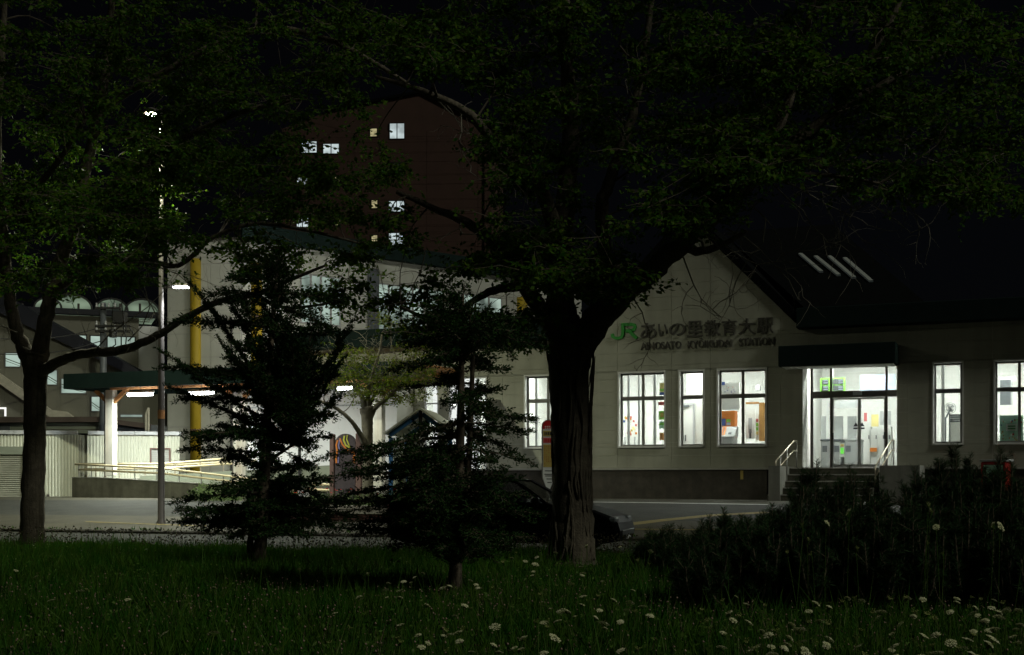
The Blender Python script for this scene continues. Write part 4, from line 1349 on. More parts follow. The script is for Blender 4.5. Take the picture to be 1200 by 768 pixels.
# ================================================================== TOWER C (brown flats behind)
Yt = 92.0
TR = Frame((0, Yt), -3)
tw = thing('apartment_tower', 'tall dark brown apartment block with a shallow gable and a few lit windows', 'building', TR.w(TR.x(480), 0, GZ))
t0, zl = TR.hit(384, 131); tp, zp_ = TR.hit(494, 109); t1, zr_ = TR.hit(576, 152)
wins = []
for (p0, p1, yt, yb_) in ((456, 474.5, 144, 163.5), (433, 442.5, 150, 161), (455, 474.5, 235, 249), (434.5, 443, 234, 245), (455, 474.5, 272.5, 290), (434.5, 443, 275, 284),
                          (347, 362, 253, 267), (392, 399.5, 252, 265), (352, 372, 165, 180), (378, 398, 168, 181), (347, 361, 206, 218), (390, 399, 207, 217),
                          (347, 362, 296, 310), (455, 474.5, 190, 206)):
    wins.append((TR.x(p0), TR.x(p1), TR.z((p0+p1)/2, yb_), TR.z((p0+p1)/2, yt)))
tl_ = TR.x(330)
tb = MB(TR)
tb.box(tl_, t1, 0.05, 14, GZ, zr_-0.003)
tb.prism([(t1, zr_), (tp, zp_), (t0, zl), (tl_, zl-1.2), (tl_, zr_)][::-1], 0.05, 14)
tb.build('tower_body', 'tower', tw)
for c in cells(tl_, t1, GZ+6, zr_, wins, [TR.x(415), TR.x(500), TR.x(560)], []):
    MB(TR).box(c[0]+0.01, c[1]-0.01, 0, 0.05, c[2]+0.006, c[3]-0.006).build('wall_panel', 'tower', tw)
lit = [0, 1, 2, 3, 4, 5, 6, 7, 8, 9, 10, 11, 12]
for i, (a, b, c, d) in enumerate(wins):
    f = MB(TR); t = 0.06
    f.box(a, a+t, -0.03, 0.045, c, d); f.box(b-t, b, -0.03, 0.045, c, d); f.box(a+t, b-t, -0.03, 0.045, c, c+t); f.box(a+t, b-t, -0.03, 0.045, d-t, d)
    big = (b-a) > 0.8
    if big: f.box((a+b)/2-0.03, (a+b)/2+0.03, -0.032, 0.043, c+t, d-t)
    w_ = f.build('window', 'dark_metal', tw)
    k = 'E_win_white' if (big and i != 13) else ('E_win_warm' if i != 13 else 'kit_dark')
    MB(TR).box(a+t, b-t, 0.01, 0.018, c+t, d-t).build('pane', k, w_)
MB(TR).prism([(t0-0.2, zl+0.01), (tp, zp_+0.01), (t1+0.1, zr_+0.01), (t1+0.1, zr_+0.18), (tp, zp_+0.2), (t0-0.2, zl+0.2)], -0.1, 14.1).build('roof', 'roof', tw)
MB(TR).box(t1-0.5, t1-0.35, -0.14, -0.004, GZ+6, zr_-0.9).build('downpipe', 'tower', tw)

# ================================================================== BUILDING D (overpass station with vaults)
DF = Frame((P(70, 0, 58).x, 58.0), 20)
dv = thing('overpass_building', 'beige overpass hall with green lit barrel vault roofs and a window band', 'building', DF.w(2, 0, GZ))
ze0 = DF.z(70, 369); d0, d1 = DF.x(-60), DF.x(163)
dwin = [(DF.x(a), DF.x(b), DF.z((a+b)/2, d), DF.z((a+b)/2, c)) for a, b, c, d in ((74, 102, 389, 405), (105, 119.5, 391, 409), (125, 159, 394, 412), (-30, 3, 392, 411), (21, 34, 391, 409))]
wzt = np.mean([w[3] for w in dwin]); wzb = np.mean([w[2] for w in dwin])
dwin = [(a, b, wzb, wzt) for a, b, c, d in dwin]
for c in cells(d0, d1, GZ, ze0, dwin, [DF.x(p) for p in (40, 122)], [ze0-1.2*i for i in range(1, 8)]):
    MB(DF).box(c[0]+0.008, c[1]-0.008, 0, 0.08, c[2]+0.006, c[3]-0.006).build('wall_panel', 'beige_far', dv)
MB(DF).box(d0, d1, 0.082, 8, GZ, ze0).build('hall_body', 'beige_far', dv)
for a, b, c, d in dwin:
    f = MB(DF); t = 0.05
    n = max(1, round((b-a)/0.8))
    f.box(a, a+t, -0.02, 0.07, c, d); f.box(b-t, b, -0.02, 0.07, c, d); f.box(a+t, b-t, -0.02, 0.07, c, c+t); f.box(a+t, b-t, -0.02, 0.07, d-t, d)
    for i in range(1, n): f.box(a+(b-a)*i/n-0.03, a+(b-a)*i/n+0.03, -0.022, 0.068, c+t, d-t)
    w_ = f.build('window', 'dark_metal', dv)
    for i in range(n): MB(DF).box(a+(b-a)*i/n+0.03, a+(b-a)*(i+1)/n-0.03, 0.02, 0.03, c+t, d-t).build('pane', 'E_win_stair', w_)
# rounded white corner
xc = DF.x(174); rc_ = (DF.x(189)-DF.x(160))/2
MB(DF).lathe([(rc_, 0), (rc_, DF.z(174, 383)-GZ)], (xc, rc_*0.6, GZ), 20).build('round_corner', 'white', dv, smooth=True)
MB(DF).bbox(d0, DF.x(188), -0.25, 0.1, ze0+0.01, ze0+0.28, 0.02).build('eave_beam', 'navy', dv)
# barrel vaults across, ribs as arches
zv = ze0+0.3
for j, (p0, p1) in enumerate(((40, 72), (62, 108), (112, 150), (147, 187))):
    a, b = DF.x(p0), DF.x(p1)
    c = (a+b)/2; r = (b-a)/2
    h = min(0.85, r*0.75)
    prof = [(c + r*math.cos(t), zv + h*math.sin(t)) for t in np.linspace(0, math.pi, 13)]
    v_ = MB(DF)
    v_.prism(prof, 0.15, 5)
    vault = v_.build('barrel_vault', 'E_vault', dv)
    for yy in (0.1, 1.6, 3.2):
        rb2 = MB(DF)
        rb2.tube([(x, yy, z+0.02) for x, z in prof], 0.05, 5)
        rb2.build('vault_rib', 'dark_metal', vault)
    for t in (0.7, 1.5, 2.3):
        MB(DF).tube([(c + r*math.cos(t)*1.01, 0.1, zv + h*math.sin(t)+0.02), (c + r*math.cos(t)*1.01, 5, zv + h*math.sin(t)+0.02)], 0.04, 5).build('vault_bar', 'dark_metal', vault)
for p in (92, 141, 164, 26): 
    x, z = DF.hit(p, 356, -0.15)
    MB(DF).tube([(x, -0.15, ze0+0.25), (x, -0.15, z)], 0.06, 6).build('roof_post', 'galv', dv)
# covered stair block in front
SR = Frame((P(60, 0, 53).x, 53.0), 6)
sw_ = thing('stair_building', 'beige covered stairway block with a dark sloping roof and small lit windows', 'building', SR.w(0, 0, GZ))
swin = [(SR.x(a), SR.x(b), SR.z((a+b)/2, d), SR.z((a+b)/2, c)) for a, b, c, d in ((5, 25, 413, 431), (54, 68, 433, 452), (70.5, 102, 443, 462), (106, 118, 464, 483), (130, 136, 464, 483), (140, 168, 485, 490))]
s0, s1 = SR.x(-60), SR.x(187)
zst = SR.z(40, 402)
def roofline(px): return SR.hit(px, 392 + (px-62)*(437-392)/(157-62.0) + 4)
# wall polygon pieces clipped under the sloping roof: columns
cols = [-60, 5, 25, 40, 54, 68, 70.5, 102, 106, 118, 130, 136, 140, 168, 187]
for pa, pb in zip(cols, cols[1:]):
    a, b = SR.x(pa), SR.x(pb)
    za_, zb__ = roofline(pa)[1], roofline(pb)[1]
    ws = [w for w in swin if abs(w[0]-a) < 0.02 or (w[0] < (a+b)/2 < w[1])]
    lo = GZ
    if ws:
        w = ws[0]
        MB(SR).prism([(a+0.004, GZ), (b-0.004, GZ), (b-0.004, w[2]), (a+0.004, w[2])], 0, 0.1).build('wall_panel', 'beige_far', sw_)
        lo = w[3]
    if zb__ - lo > 0.1:
        MB(SR).prism([(a+0.004, lo+0.004), (b-0.004, lo+0.004), (b-0.004, zb__), (a+0.004, za_)], 0, 0.1).build('wall_panel', 'beige_far', sw_)
for a, b, c, d in swin:
    f = MB(SR); t = 0.045
    f.box(a, a+t, -0.02, 0.09, c, d); f.box(b-t, b, -0.02, 0.09, c, d); f.box(a+t, b-t, -0.02, 0.09, c, c+t); f.box(a+t, b-t, -0.02, 0.09, d-t, d)
    w_ = f.build('window', 'alu', sw_)
    MB(SR).box(a+t, b-t, 0.06, 0.07, c+t, d-t).build('pane', 'E_win_stair', w_)
    if d-c > 0.4:
        MB(SR).tube([(a+t, 0.045, d-(d-c)*0.4), (b-t, 0.045, c+(d-c)*0.25)], 0.018, 5).build('stair_rail', 'green_wall', w_)
        MB(SR).tube([(a+t, 0.045, d-(d-c)*0.55), (b-t, 0.045, c+(d-c)*0.1)], 0.012, 5).build('stair_rail', 'green_wall', w_)
MB(SR).prism([(s0, GZ), (s1, GZ), (s1, SR.z(187, 440)), (SR.x(157), SR.z(157, 438)), (s0, roofline(-60)[1]-0.05)], 0.11, 3.5).build('stair_body', 'beige_far', sw_)
pr0, pr1 = roofline(-60), roofline(158)
MB(SR).prism([(pr0[0], pr0[1]-0.02), (pr1[0]+0.2, pr1[1]-0.1), (pr1[0]+0.2, pr1[1]+0.25), (pr0[0], pr0[1]+0.95)], -0.4, 4).build('sloping_roof', 'navy', sw_)
MB(SR).prism([SR.hit(-10, 442), SR.hit(30, 470), SR.hit(62, 490), SR.hit(88, 489), SR.hit(80, 483), SR.hit(62, 481), SR.hit(30, 458), SR.hit(-10, 430)][::-1], -0.35, -0.05).build('stair_stringer', 'stone_pale', sw_)
# low building with brown roof
LB = Frame((P(60, 0, 49).x, 49.0), 3)
lb = thing('low_building', 'low grey green building with a brown eave behind the corrugated shed', 'building', LB.w(0, 0, GZ))
MB(LB).box(LB.x(-40), LB.x(119), 0, 3, GZ, LB.z(60, 495)).build('wall', 'green_wall', lb)
MB(LB).prism([(LB.x(-42), LB.z(-42, 496)), (LB.x(122), LB.z(122, 495)), (LB.x(122), LB.z(122, 489)), (LB.x(-42), LB.z(-42, 489.5))], -0.35, 3.1).build('eave', 'brown_roof', lb)
for i in range(1, 3):
    MB(LB).box(LB.x(55), LB.x(118), -0.02, -0.003, LB.z(60, 495+i*4.2)-0.01, LB.z(60, 495+i*4.2)+0.01).build('batten', 'brown_roof', lb)
MB(LB).box(LB.x(-38), LB.x(12), -0.02, -0.004, GZ, LB.z(10, 497)).build('dark_opening', 'kit_dark', lb)
lr = thing('lean_to_roof', 'dark lean to roof with timber struts right of the pale post', 'shed', LB.w(LB.x(150), -0.2, GZ))
MB(LB).prism([LB.hit(133, 492), LB.hit(176, 497), LB.hit(176, 503), LB.hit(133, 497)][::-1], -0.4, 2).build('roof', 'brown_roof', lr)
MB(LB).box(LB.x(133.5), LB.x(186), 0.1, 1.5, GZ, LB.z(150, 498)).build('dark_wall', 'kit_dark', lr)
for p in ((171, 508, 171, 486), (171, 486, 174, 478), (174, 478, 174, 508)):
    a, z0 = LB.hit(p[0], p[1], -0.45); b, z1 = LB.hit(p[2], p[3], -0.45)
    MB(LB).tube([(a, -0.45, z0), (b, -0.45, z1)], 0.045, 5).build('strut', 'stone_pale', lr)
# lit escalator entry lamp at the far left edge
e1 = thing('corner_light', 'bright angled strip light at the left edge of the frame', 'lamp', SR.w(SR.x(4), -0.5, SR.z(4, 487)))
a, z1 = SR.hit(-6, 477.5, -0.5); b, z0 = SR.hit(7.5, 488, -0.5)
MB(SR).box(a, b, -0.54, -0.5, z1-0.07, z1).build('strip', 'E_door', e1)
MB(SR).box(b-0.07, b, -0.54, -0.5, z0, z1-0.072).build('strip', 'E_door', e1)

# ================================================================== utility pole with transformers
up = P(121, 520, 47.5)
ut = thing('utility_pole', 'dark utility pole carrying transformers and cross arms behind the canopy', 'utility pole', (up.x, up.y, GZ))
ztp = P(121, 355, 47.5).z
MB().lathe([(0.16, 0), (0.11, ztp-GZ)], (up.x, up.y, GZ), 12).build('pole', 'kit_dark', ut, smooth=True)
for py, hw in ((362, 0.5), (383, 0.75), (389, 0.75)):
    z = P(121, py, 47.5).z
    MB().bbox(up.x-0.25, up.x+hw*1.4, up.y-0.2, up.y-0.1, z-0.04, z+0.04, 0.01).build('cross_arm', 'dark_metal', ut)
    for k in range(4):
        x = up.x-0.2+k*hw*0.45
        MB().lathe([(0.03, 0), (0.05, 0.04), (0.03, 0.09), (0.045, 0.13), (0.0, 0.17)], (x, up.y-0.15, z+0.04), 8).build('insulator', 'kit_grey', ut)
q = P(141.5, 373, 47.5)
for dx in (0.0,):
    a = P(134, 380, 47.5); b = P(149, 366, 47.5)
    MB().bbox(a.x, b.x, up.y-0.35, up.y+0.1, a.z, b.z, 0.03).build('transformer', 'dark_metal', ut)
a = P(131, 397, 47.5); b = P(139, 386, 47.5)
MB().lathe([(0.0, 0), (0.14, 0.02), (0.15, b.z-a.z-0.05), (0.0, b.z-a.z)], ((a.x+b.x)/2, up.y-0.25, a.z), 12).build('transformer', 'dark_metal', ut)
for (x0_, y0_, x1_, y1_) in ((147, 380, 143, 393), (152, 384, 155, 396), (135, 397, 130, 408), (143, 380, 147, 408)):
    a, b = P(x0_, y0_, 47.3), P(x1_, y1_, 47.3)
    m_ = (a+b)/2 + Vector((0.1, 0, -0.05))
    MB().tube([a, m_, b], 0.025, 5).build('cable_loop', 'dark_metal', ut)
for i, (y0_, y1_, lab) in enumerate(((383, 405, 'upper dark overhead wire running left from the utility pole'), (399, 425, 'lower dark overhead wire running left from the utility pole'))):
    a, b = P(121, y0_, 47.5), P(-80, y1_-25, 44)
    pts = [a+(b-a)*t + Vector((0, 0, -0.5*4*t*(1-t))) for t in np.linspace(0, 1, 9)]
    o = MB().tube(pts, 0.018, 5).build('overhead_wire', 'dark_metal', None, a)
    tag(o, lab, 'wire')

# ================================================================== street lamp pole
LPx = P(189, 614, 32.3)
sl_ = thing('street_lamp', 'tall galvanised street lamp with a lit side arm and a lit top lantern', 'street lamp', (LPx.x, LPx.y, plaza_z(1.6)))
z0 = plaza_z(1.6)
ztop = P(189, 128, 32.3).z
MB().lathe([(0.13, -0.05), (0.13, 0.02), (0.088, 0.10), (0.085, 2.6), (0.070, 4.9), (0.064, 5.0), (0.045, ztop-z0)], (LPx.x, LPx.y, z0), 14).build('pole', 'galv', sl_, smooth=True)
zj = P(189, 491, 32.3).z
MB().lathe([(0.089, 0), (0.089, 0.22)], (LPx.x, LPx.y, zj), 14).build('pole_band', 'rust', sl_)
zl = P(207, 336.5, 32.3).z
MB().tube([(LPx.x, LPx.y, zl-0.02), (LPx.x+0.3, LPx.y, zl+0.02)], 0.03, 8).build('side_arm', 'galv', sl_)
hd = MB(); hd.bbox(LPx.x+0.28, LPx.x+0.70, LPx.y-0.11, LPx.y+0.11, zl+0.01, zl+0.065, 0.02)
hd.build('led_head', 'galv', sl_)
MB().bbox(LPx.x+0.31, LPx.x+0.68, LPx.y-0.10, LPx.y+0.10, zl-0.022, zl+0.008, 0.008).build('led_lens', 'E_led', sl_)
l = area_lamp('led_light', (LPx.x+0.5, LPx.y, zl-0.04), (R(8), R(-10), 0), 0.35, 0.2, LAMP_LED, (0.88, 0.94, 1.0), sl_, R(135))
tpz = P(177, 133, 32.3)
MB().tube([(LPx.x, LPx.y, ztop-0.12), (LPx.x-0.1, LPx.y, ztop-0.02), (tpz.x, LPx.y, tpz.z+0.12)], 0.03, 8).build('top_arm', 'galv', sl_)
MB().lathe([(0.0, 0.16), (0.10, 0.12), (0.17, 0.03), (0.17, 0.0), (0.0, 0.0)][::-1], (tpz.x, LPx.y, tpz.z), 14).build('top_lantern', 'galv', sl_)
MB().lathe([(0.0, -0.09), (0.09, -0.07), (0.13, -0.004), (0.0, -0.004)], (tpz.x, LPx.y, tpz.z), 14).build('lantern_bowl', 'E_top', sl_)
la_ = area_lamp('lantern_light', (tpz.x-0.05, LPx.y, tpz.z-0.10), (R(14), R(12), 0), 0.25, 0.25, LAMP_TOP, (0.97, 1.0, 0.72), sl_)

# ================================================================== bus stop sign
bsY = 33.0
bp = P(641.5, 600, bsY)
gz_ = ground_at(bp.x, bsY)
bs = thing('bus_stop_sign', 'tall white and yellow bus stop sign with a round red top beside the big trunk', 'bus stop sign', (bp.x, bsY, gz_))
xw = lambda p: P(p, 0, bsY).x
zw = lambda q: P(0, q, bsY).z
MB().tube([(bp.x, bsY+0.05, gz_-0.02), (bp.x, bsY+0.05, zw(500))], 0.035, 10).build('pole', 'galv', bs)
x0_, x1_, xcn = xw(636), xw(649.5), xw(642.75)
r = (x1_-x0_)/2
# outline: round top, straight sides, taper at the foot
zc_ = zw(493)-r
prof = [(xcn+r*math.cos(t), zc_+r*math.sin(t)) for t in np.linspace(0, math.pi, 15)]
outl = prof + [(x0_, zw(560)), (xw(641.5), zw(574.5)), (xw(644), zw(574.5)), (x1_, zw(560))]
MB().prism([(xcn+(x-xcn)*1.18, z+(0.02 if z > zc_ else 0)) for x, z in outl][::-1], bsY-0.015, bsY+0.015).build('frame', 'steel', bs)
MB().prism([p for p in outl][::-1], bsY-0.03, bsY-0.016).build('board', 'sign_white', bs)
cut = [(x, z) for x, z in prof if z >= zc_-0.001]
MB().prism(([(x1_, zw(503))] + cut + [(x0_, zw(503))])[::-1], bsY-0.036, bsY-0.031).build('red_top', 'red', bs)
for (q0, q1, m_, ind) in ((505, 511.5, 'sign_yellow', 0.01), (513, 519.5, 'pink', 0.01), (521, 547.5, 'sign_yellow', 0.015)):
    MB().box(x0_+ind, x1_-ind, bsY-0.036, bsY-0.031, zw(q1), zw(q0)).build('sign_panel', m_, bs)
rr = random.Random(3)
for q in (499.5, 501.5):
    for k in range(4): MB().box(xw(638.5+k*2.2), xw(639.8+k*2.2), bsY-0.039, bsY-0.0365, zw(q+1.1), zw(q)).build('glyph_bar', 'sign_white', bs)
for k in range(5): MB().box(xw(638+k*2.1), xw(639.3+k*2.1), bsY-0.039, bsY-0.0365, zw(510), zw(506.5)).build('glyph_bar', 'ink', bs)
for k in range(5): MB().box(xw(638+k*2.1), xw(639.4+k*2.1), bsY-0.039, bsY-0.0365, zw(518.2), zw(514.2)).build('glyph_bar', 'red', bs)
for c in range(5):
    for k in range(9):
        if rr.random() < 0.75: MB().box(xw(637.6+c*2.3), xw(638.8+c*2.3), bsY-0.039, bsY-0.0365, zw(524+k*2.5), zw(522.4+k*2.5)).build('timetable_mark', 'wood', bs)
for q, a_, b_ in ((551.5, 638.5, 646.5), (555.5, 638, 647), (557.5, 639, 648), (561, 640.5, 647.5), (565, 641.5, 646.5)):
    MB().box(xw(a_), xw(b_), bsY-0.033, bsY-0.0305, zw(q+0.9), zw(q)).build('text_line', 'ink', bs)
MB().lathe([(0.0, 0.0), (0.28, 0.0), (0.28, 0.08), (0.06, 0.16), (0.0, 0.16)], (bp.x, bsY+0.05, gz_-0.01), 14).build('foot', 'concrete', bs)

# ================================================================== bus shelter, seen end on
SB = Frame((P(491, 0, 35.4).x, 35.4), -6)
gsh = ground_at(P(491, 0, 35.4).x, 35.4)
bh = thing('bus_shelter', 'small gabled bus shelter with blue beams and pale translucent panels', 'bus shelter', SB.w(0, 0, gsh))
lx, le = SB.hit(456.5, 507); rx, re_ = SB.hit(528.5, 510); apx, apz = SB.hit(493, 483)
le = re_ = (le+re_)/2
def beam(p, q, t, y0, y1, nm, m):
    dx, dz = q[0]-p[0], q[1]-p[1]; L_ = math.hypot(dx, dz); nx, nz = -dz/L_*t/2, dx/L_*t/2
    pl = [(p[0]+nx, p[1]+nz), (p[0]-nx, p[1]-nz), (q[0]-nx, q[1]-nz), (q[0]+nx, q[1]+nz)]
    return MB(SB).prism(pl, y0, y1).build(nm, m, bh)
for y in (0.0, 2.3):
    beam((lx, le-0.04), (apx-0.04, apz-0.06), 0.12, y, y+0.09, 'gable_beam', 'blue_paint')
    beam((rx, re_-0.04), (apx+0.04, apz-0.06), 0.12, y, y+0.09, 'gable_beam', 'blue_paint')
    for x in (lx+0.03, rx-0.03):
        MB(SB).bbox(x-0.055, x+0.055, y+0.002, y+0.088, gsh-0.02, le-0.1, 0.01).build('post', 'blue_paint', bh)
MB(SB).bbox(apx-0.05, apx+0.05, -0.06, -0.004, SB.z(493, 505), SB.z(493, 480.5), 0.01).build('king_post', 'dark_metal', bh)
th = 0.05
for (p, q, nm) in (((lx-0.14, le-0.06), (apx, apz+0.03), 'roof_sheet'), ((rx+0.14, re_-0.06), (apx, apz+0.03), 'roof_sheet')):
    beam((p[0], p[1]+0.06), (q[0], q[1]+0.06), th, -0.15, 2.6, nm, 'shelter_roof')
for x in (lx+0.03, rx-0.03):
    for k in range(3):
        MB(SB).box(x-0.012, x+0.012, 0.12+k*0.73, 0.12+k*0.73+0.68, gsh+0.35, le-0.35).build('side_panel', 'frosted', bh)
z1, z0 = SB.z(490, 531, 2.3), SB.z(490, 577, 2.3)
for k in range(3):
    a = lx+0.12+(rx-lx-0.24)*k/3; b = lx+0.12+(rx-lx-0.24)*(k+1)/3
    MB(SB).box(a+0.015, b-0.015, 2.33, 2.36, gsh+0.35, z1).build('back_panel', 'frosted', bh)
MB(SB).box(lx+0.09, rx-0.09, 2.31, 2.38, z1+0.004, z1+0.06).build('cross_rail', 'cream', bh)
bn = thing('shelter_bench', 'plain bench inside the bus shelter', 'bench', SB.w((lx+rx)/2, 1.9, gsh))
for k in range(3):
    MB(SB).bbox(lx+0.2, rx-0.2, 1.75+k*0.13, 1.86+k*0.13, gsh+0.40, gsh+0.44, 0.01).build('seat_slat', 'wood', bn)
for x in (lx+0.35, rx-0.35): MB(SB).box(x-0.03, x+0.03, 1.78, 2.08, gsh-0.01, gsh+0.398).build('leg', 'galv', bn)

# ================================================================== carved sign monument
CM = Frame((P(407, 0, 35.8).x, 35.8), -10)
gm_ = ground_at(P(407, 0, 35.8).x, 35.8)
mo = thing('carved_monument', 'dark arched slab with orange and violet curved lines between two brown posts', 'monument', CM.w(0, 0, gm_))
for p0, p1, q in ((387, 392.5, 509), (417.5, 424.5, 508)):
    MB(CM).bbox(CM.x(p0), CM.x(p1), -0.08, 0.08, gm_-0.02, CM.z(p0, q), 0.02).build('post', 'brown_post', mo)
x0_, x1_ = CM.x(393.5), CM.x(417)
zc_ = CM.z(405, 519); rx_ = (x1_-x0_)/2; cx_ = (x0_+x1_)/2; rz_ = CM.z(405, 508.5)-zc_
arch = [(x0_, gm_)] + [(cx_+rx_*math.cos(t), zc_+rz_*math.sin(t)) for t in np.linspace(math.pi, 0, 13)] + [(x1_, gm_)]
MB(CM).prism(arch, -0.05, 0.05).build('slab', 'slab', mo)
cpt = lambda *ps: [CM.hit(*p) for p in ps]
for pts, w, m_, y in ((cpt((395, 543), (394.5, 535), (396, 529), (394.8, 522), (396.5, 516)), 0.045, 'orange', -0.07), (cpt((397, 543), (397.5, 536), (399, 529), (397.5, 522), (399.5, 514)), 0.04, 'violet', -0.068),
                   (cpt((399, 514), (402, 521), (408, 528), (416.5, 531)), 0.045, 'orange', -0.072), (cpt((416, 543), (415, 537), (416, 533)), 0.05, 'orange', -0.07),
                   (cpt((404.5, 511), (403.5, 516), (406, 522), (411, 525)), 0.045, 'lime', -0.071), (cpt((408, 510), (407, 515), (409, 520), (411, 525)), 0.035, 'lime', -0.069)):
    ribbon(pts, w, y, -0.051, CM).build('lit_carved_line', m_, mo)  # orange and violet put the light along the carved edges into colour

# ================================================================== planter of bricks and pale stones
PF = Frame((ghit(380, 611).x, ghit(380, 611).y), -16.6)
gp = ghit(380, 611).z
pn = thing('brick_planter', 'long low planter of red brick with pale stone courses on top', 'planter', PF.w(0, 0, gp))
px0, px1 = PF.x(285), PF.x(560)
hb2 = PF.z(380, 602.5)-gp; hs = (PF.z(380, 592)-gp-hb2)/2
MB(PF).box(px0+0.02, px1-0.02, 0.03, 2.2, gp-0.3, gp+hb2+2*hs-0.06).build('planter_core', 'soil', pn)
rr = random.Random(12)
for row, (h0, h1, ln, m_) in enumerate(((gp-0.12, gp+hb2*0.5, 0.33, 'brick_red'), (gp+hb2*0.5, gp+hb2, 0.33, 'brick_red'), (gp+hb2, gp+hb2+hs, 0.42, 'stone_pale'), (gp+hb2+hs, gp+hb2+2*hs, 0.42, 'stone_pale'))):
    x = px0 - (ln/2 if row % 2 else 0)
    while x < px1:
        a, b = max(x, px0), min(x+ln, px1)
        j = rr.uniform(-0.006, 0.006)
        if b-a > 0.06:
            MB(PF).bbox(a+0.006, b-0.006, j-(0.02 if row > 1 else 0), 0.12, h0+0.005, h1-0.005, 0.01).build('brick' if row < 2 else 'coping_stone', m_, pn)
        x += ln
def shrub_patch(name, label, cat, n, x0, x1, y0, y1, zb, h, m, seed, ln=0.07, wd=0.03, frame=PF, kind='stuff', parent=None):
    rg = np.random.default_rng(seed)
    x = rg.uniform(x0, x1, n); y = rg.uniform(y0, y1, n)
    # clumps
    hh = h*(0.55+0.45*np.sin(x*2.3+1)*np.cos(y*3.1))
    z = zb + rg.uniform(0, 1, n)**0.7*np.maximum(hh, 0.12)
    C = np.stack([frame.O[0]+x*frame.c-y*frame.s, frame.O[1]+x*frame.s+y*frame.c, z], 1)
    D = rg.normal(size=(n, 3)); D[:, 2] = np.abs(D[:, 2])+0.3
    o = leaves(name, C, D, ln, wd, m, parent, (C.mean(0) if parent is None else None), seed)
    return tag(o, label, cat, kind=kind)
ztp_ = gp+hb2+2*hs-0.06
shrub_patch('planter_greenery', 'low green and grey bedding plants filling the planter', 'plants', 7000, px0+0.1, px1-0.1, 0.15, 2.1, ztp_, 0.42, 'shrub_leaf', 3)
rr = random.Random(21)
fl = MB(PF)
for i in range(70):
    x = rr.uniform(px0+0.2, px1-0.2); y = rr.uniform(0.15, 1.6); z = ztp_+0.28+rr.random()*0.2
    r_ = rr.uniform(0.03, 0.06)
    for k in range(5):
        a = k*1.256+rr.random()
        fl.v += [(x, y, z), (x+r_*math.cos(a), y+r_*math.sin(a)*0.7, z+r_*0.4), (x+r_*math.cos(a+0.9), y+r_*math.sin(a+0.9)*0.7, z+r_*0.5)]
        n_ = len(fl.v); fl.f.append((n_-3, n_-2, n_-1))
tag(fl.build('red_flowers', 'flower_red', None, PF.w(0, 0, ztp_)), 'small red bedding flowers scattered over the planter', 'flowers', kind='stuff')
shrub_patch('hedge_greenery', 'green shrub mass growing at the foot of the ramp wall', 'plants', 2600, ST.x(225, -5.6), ST.x(275, -5.6), -5.9, -4.9, GZ-0.1, 0.75, 'shrub_leaf', 9, frame=ST)
pk = tag(MB(PF).bbox(PF.x(343), PF.x(353), 0.3, 0.5, ztp_+0.25, PF.z(348, 575), 0.01).build('planter_label', 'sign_white', None, PF.w(PF.x(348), 0.3, ztp_)), 'small blank white plate standing among the red flowers', 'plate')
MB(PF).box(PF.x(347), PF.x(349), 0.38, 0.42, ztp_-0.05, ztp_+0.249).build('stake', 'galv', pk)

# low wooden rails of a fence behind the planter
lf_ = thing('low_rail_fence', 'low pale two rail fence behind the planter flowers', 'fence', ST.w(ST.x(340, -3.2), -3.2, GZ))
for q in (567.5, 574.0):
    a, z0 = ST.hit(290, q-1.5, -3.2); b, z1 = ST.hit(386, q+0.5, -3.2)
    MB(ST).tube([(a, -3.2, z0), (b, -3.2, z1)], 0.04, 8).build('rail', 'rail_cream', lf_)
for p in (300, 325, 351, 384):
    a, z1 = ST.hit(p, 564 if p != 351 else 520, -3.2)
    MB(ST).tube([(a, -3.2, GZ-0.05), (a, -3.2, z1)], 0.035 if p != 351 else 0.05, 8).build('fence_post', 'dark_metal' if p == 351 else 'galv', lf_)

# red framed display box at the right of the station
RF = Frame((P(1163, 0, 35.0).x, 35.0), -42)
gr_ = ground_at(P(1165, 0, 35).x, 35.0)
rdb = thing('display_case', 'red framed glass display case standing by the wall behind the pine bushes', 'display case', RF.w(0, 0.2, gr_))
a, z1 = RF.hit(1149.5, 540); b = RF.x(1178)
MB(RF).bbox(a, b, 0.03, 0.5, gr_+0.1, z1-0.03, 0.02).build('case', 'red_dark', rdb)
t = 0.05
fz = MB(RF)
fz.box(a, a+t, 0.0, 0.028, gr_+0.12, z1-0.05); fz.box(b-t, b, 0.0, 0.028, gr_+0.12, z1-0.05); fz.box(a+t, b-t, 0, 0.028, z1-0.1, z1-0.05); fz.box(a+t, b-t, 0, 0.028, gr_+0.12, gr_+0.2)
fz.build('frame', 'red', rdb)
MB(RF).box(a+t+0.02, b-t-0.02, 0.012, 0.026, gr_+0.22, z1-0.12).build('poster_sheet', 'green_paper', rdb)
MB(RF).bbox(a-0.04, b+0.04, -0.03, 0.54, z1-0.028, z1+0.03, 0.01).build('lid', 'kit_grey', rdb)
# ================================================================== VEGETATION
def catmull(pts, n=6):
    pts = [Vector(p) for p in pts]
    if len(pts) < 3: return pts
    out = []
    for i in range(len(pts)-1):
        p0, p1, p2, p3 = pts[max(i-1, 0)], pts[i], pts[i+1], pts[min(i+2, len(pts)-1)]
        for k in range(n):
            t = k/n
            out.append(0.5*((2*p1)+(p2-p0)*t+(2*p0-5*p1+4*p2-p3)*t*t+(3*p1-p0-3*p2+p3)*t*t*t))
    out.append(pts[-1])
    return out

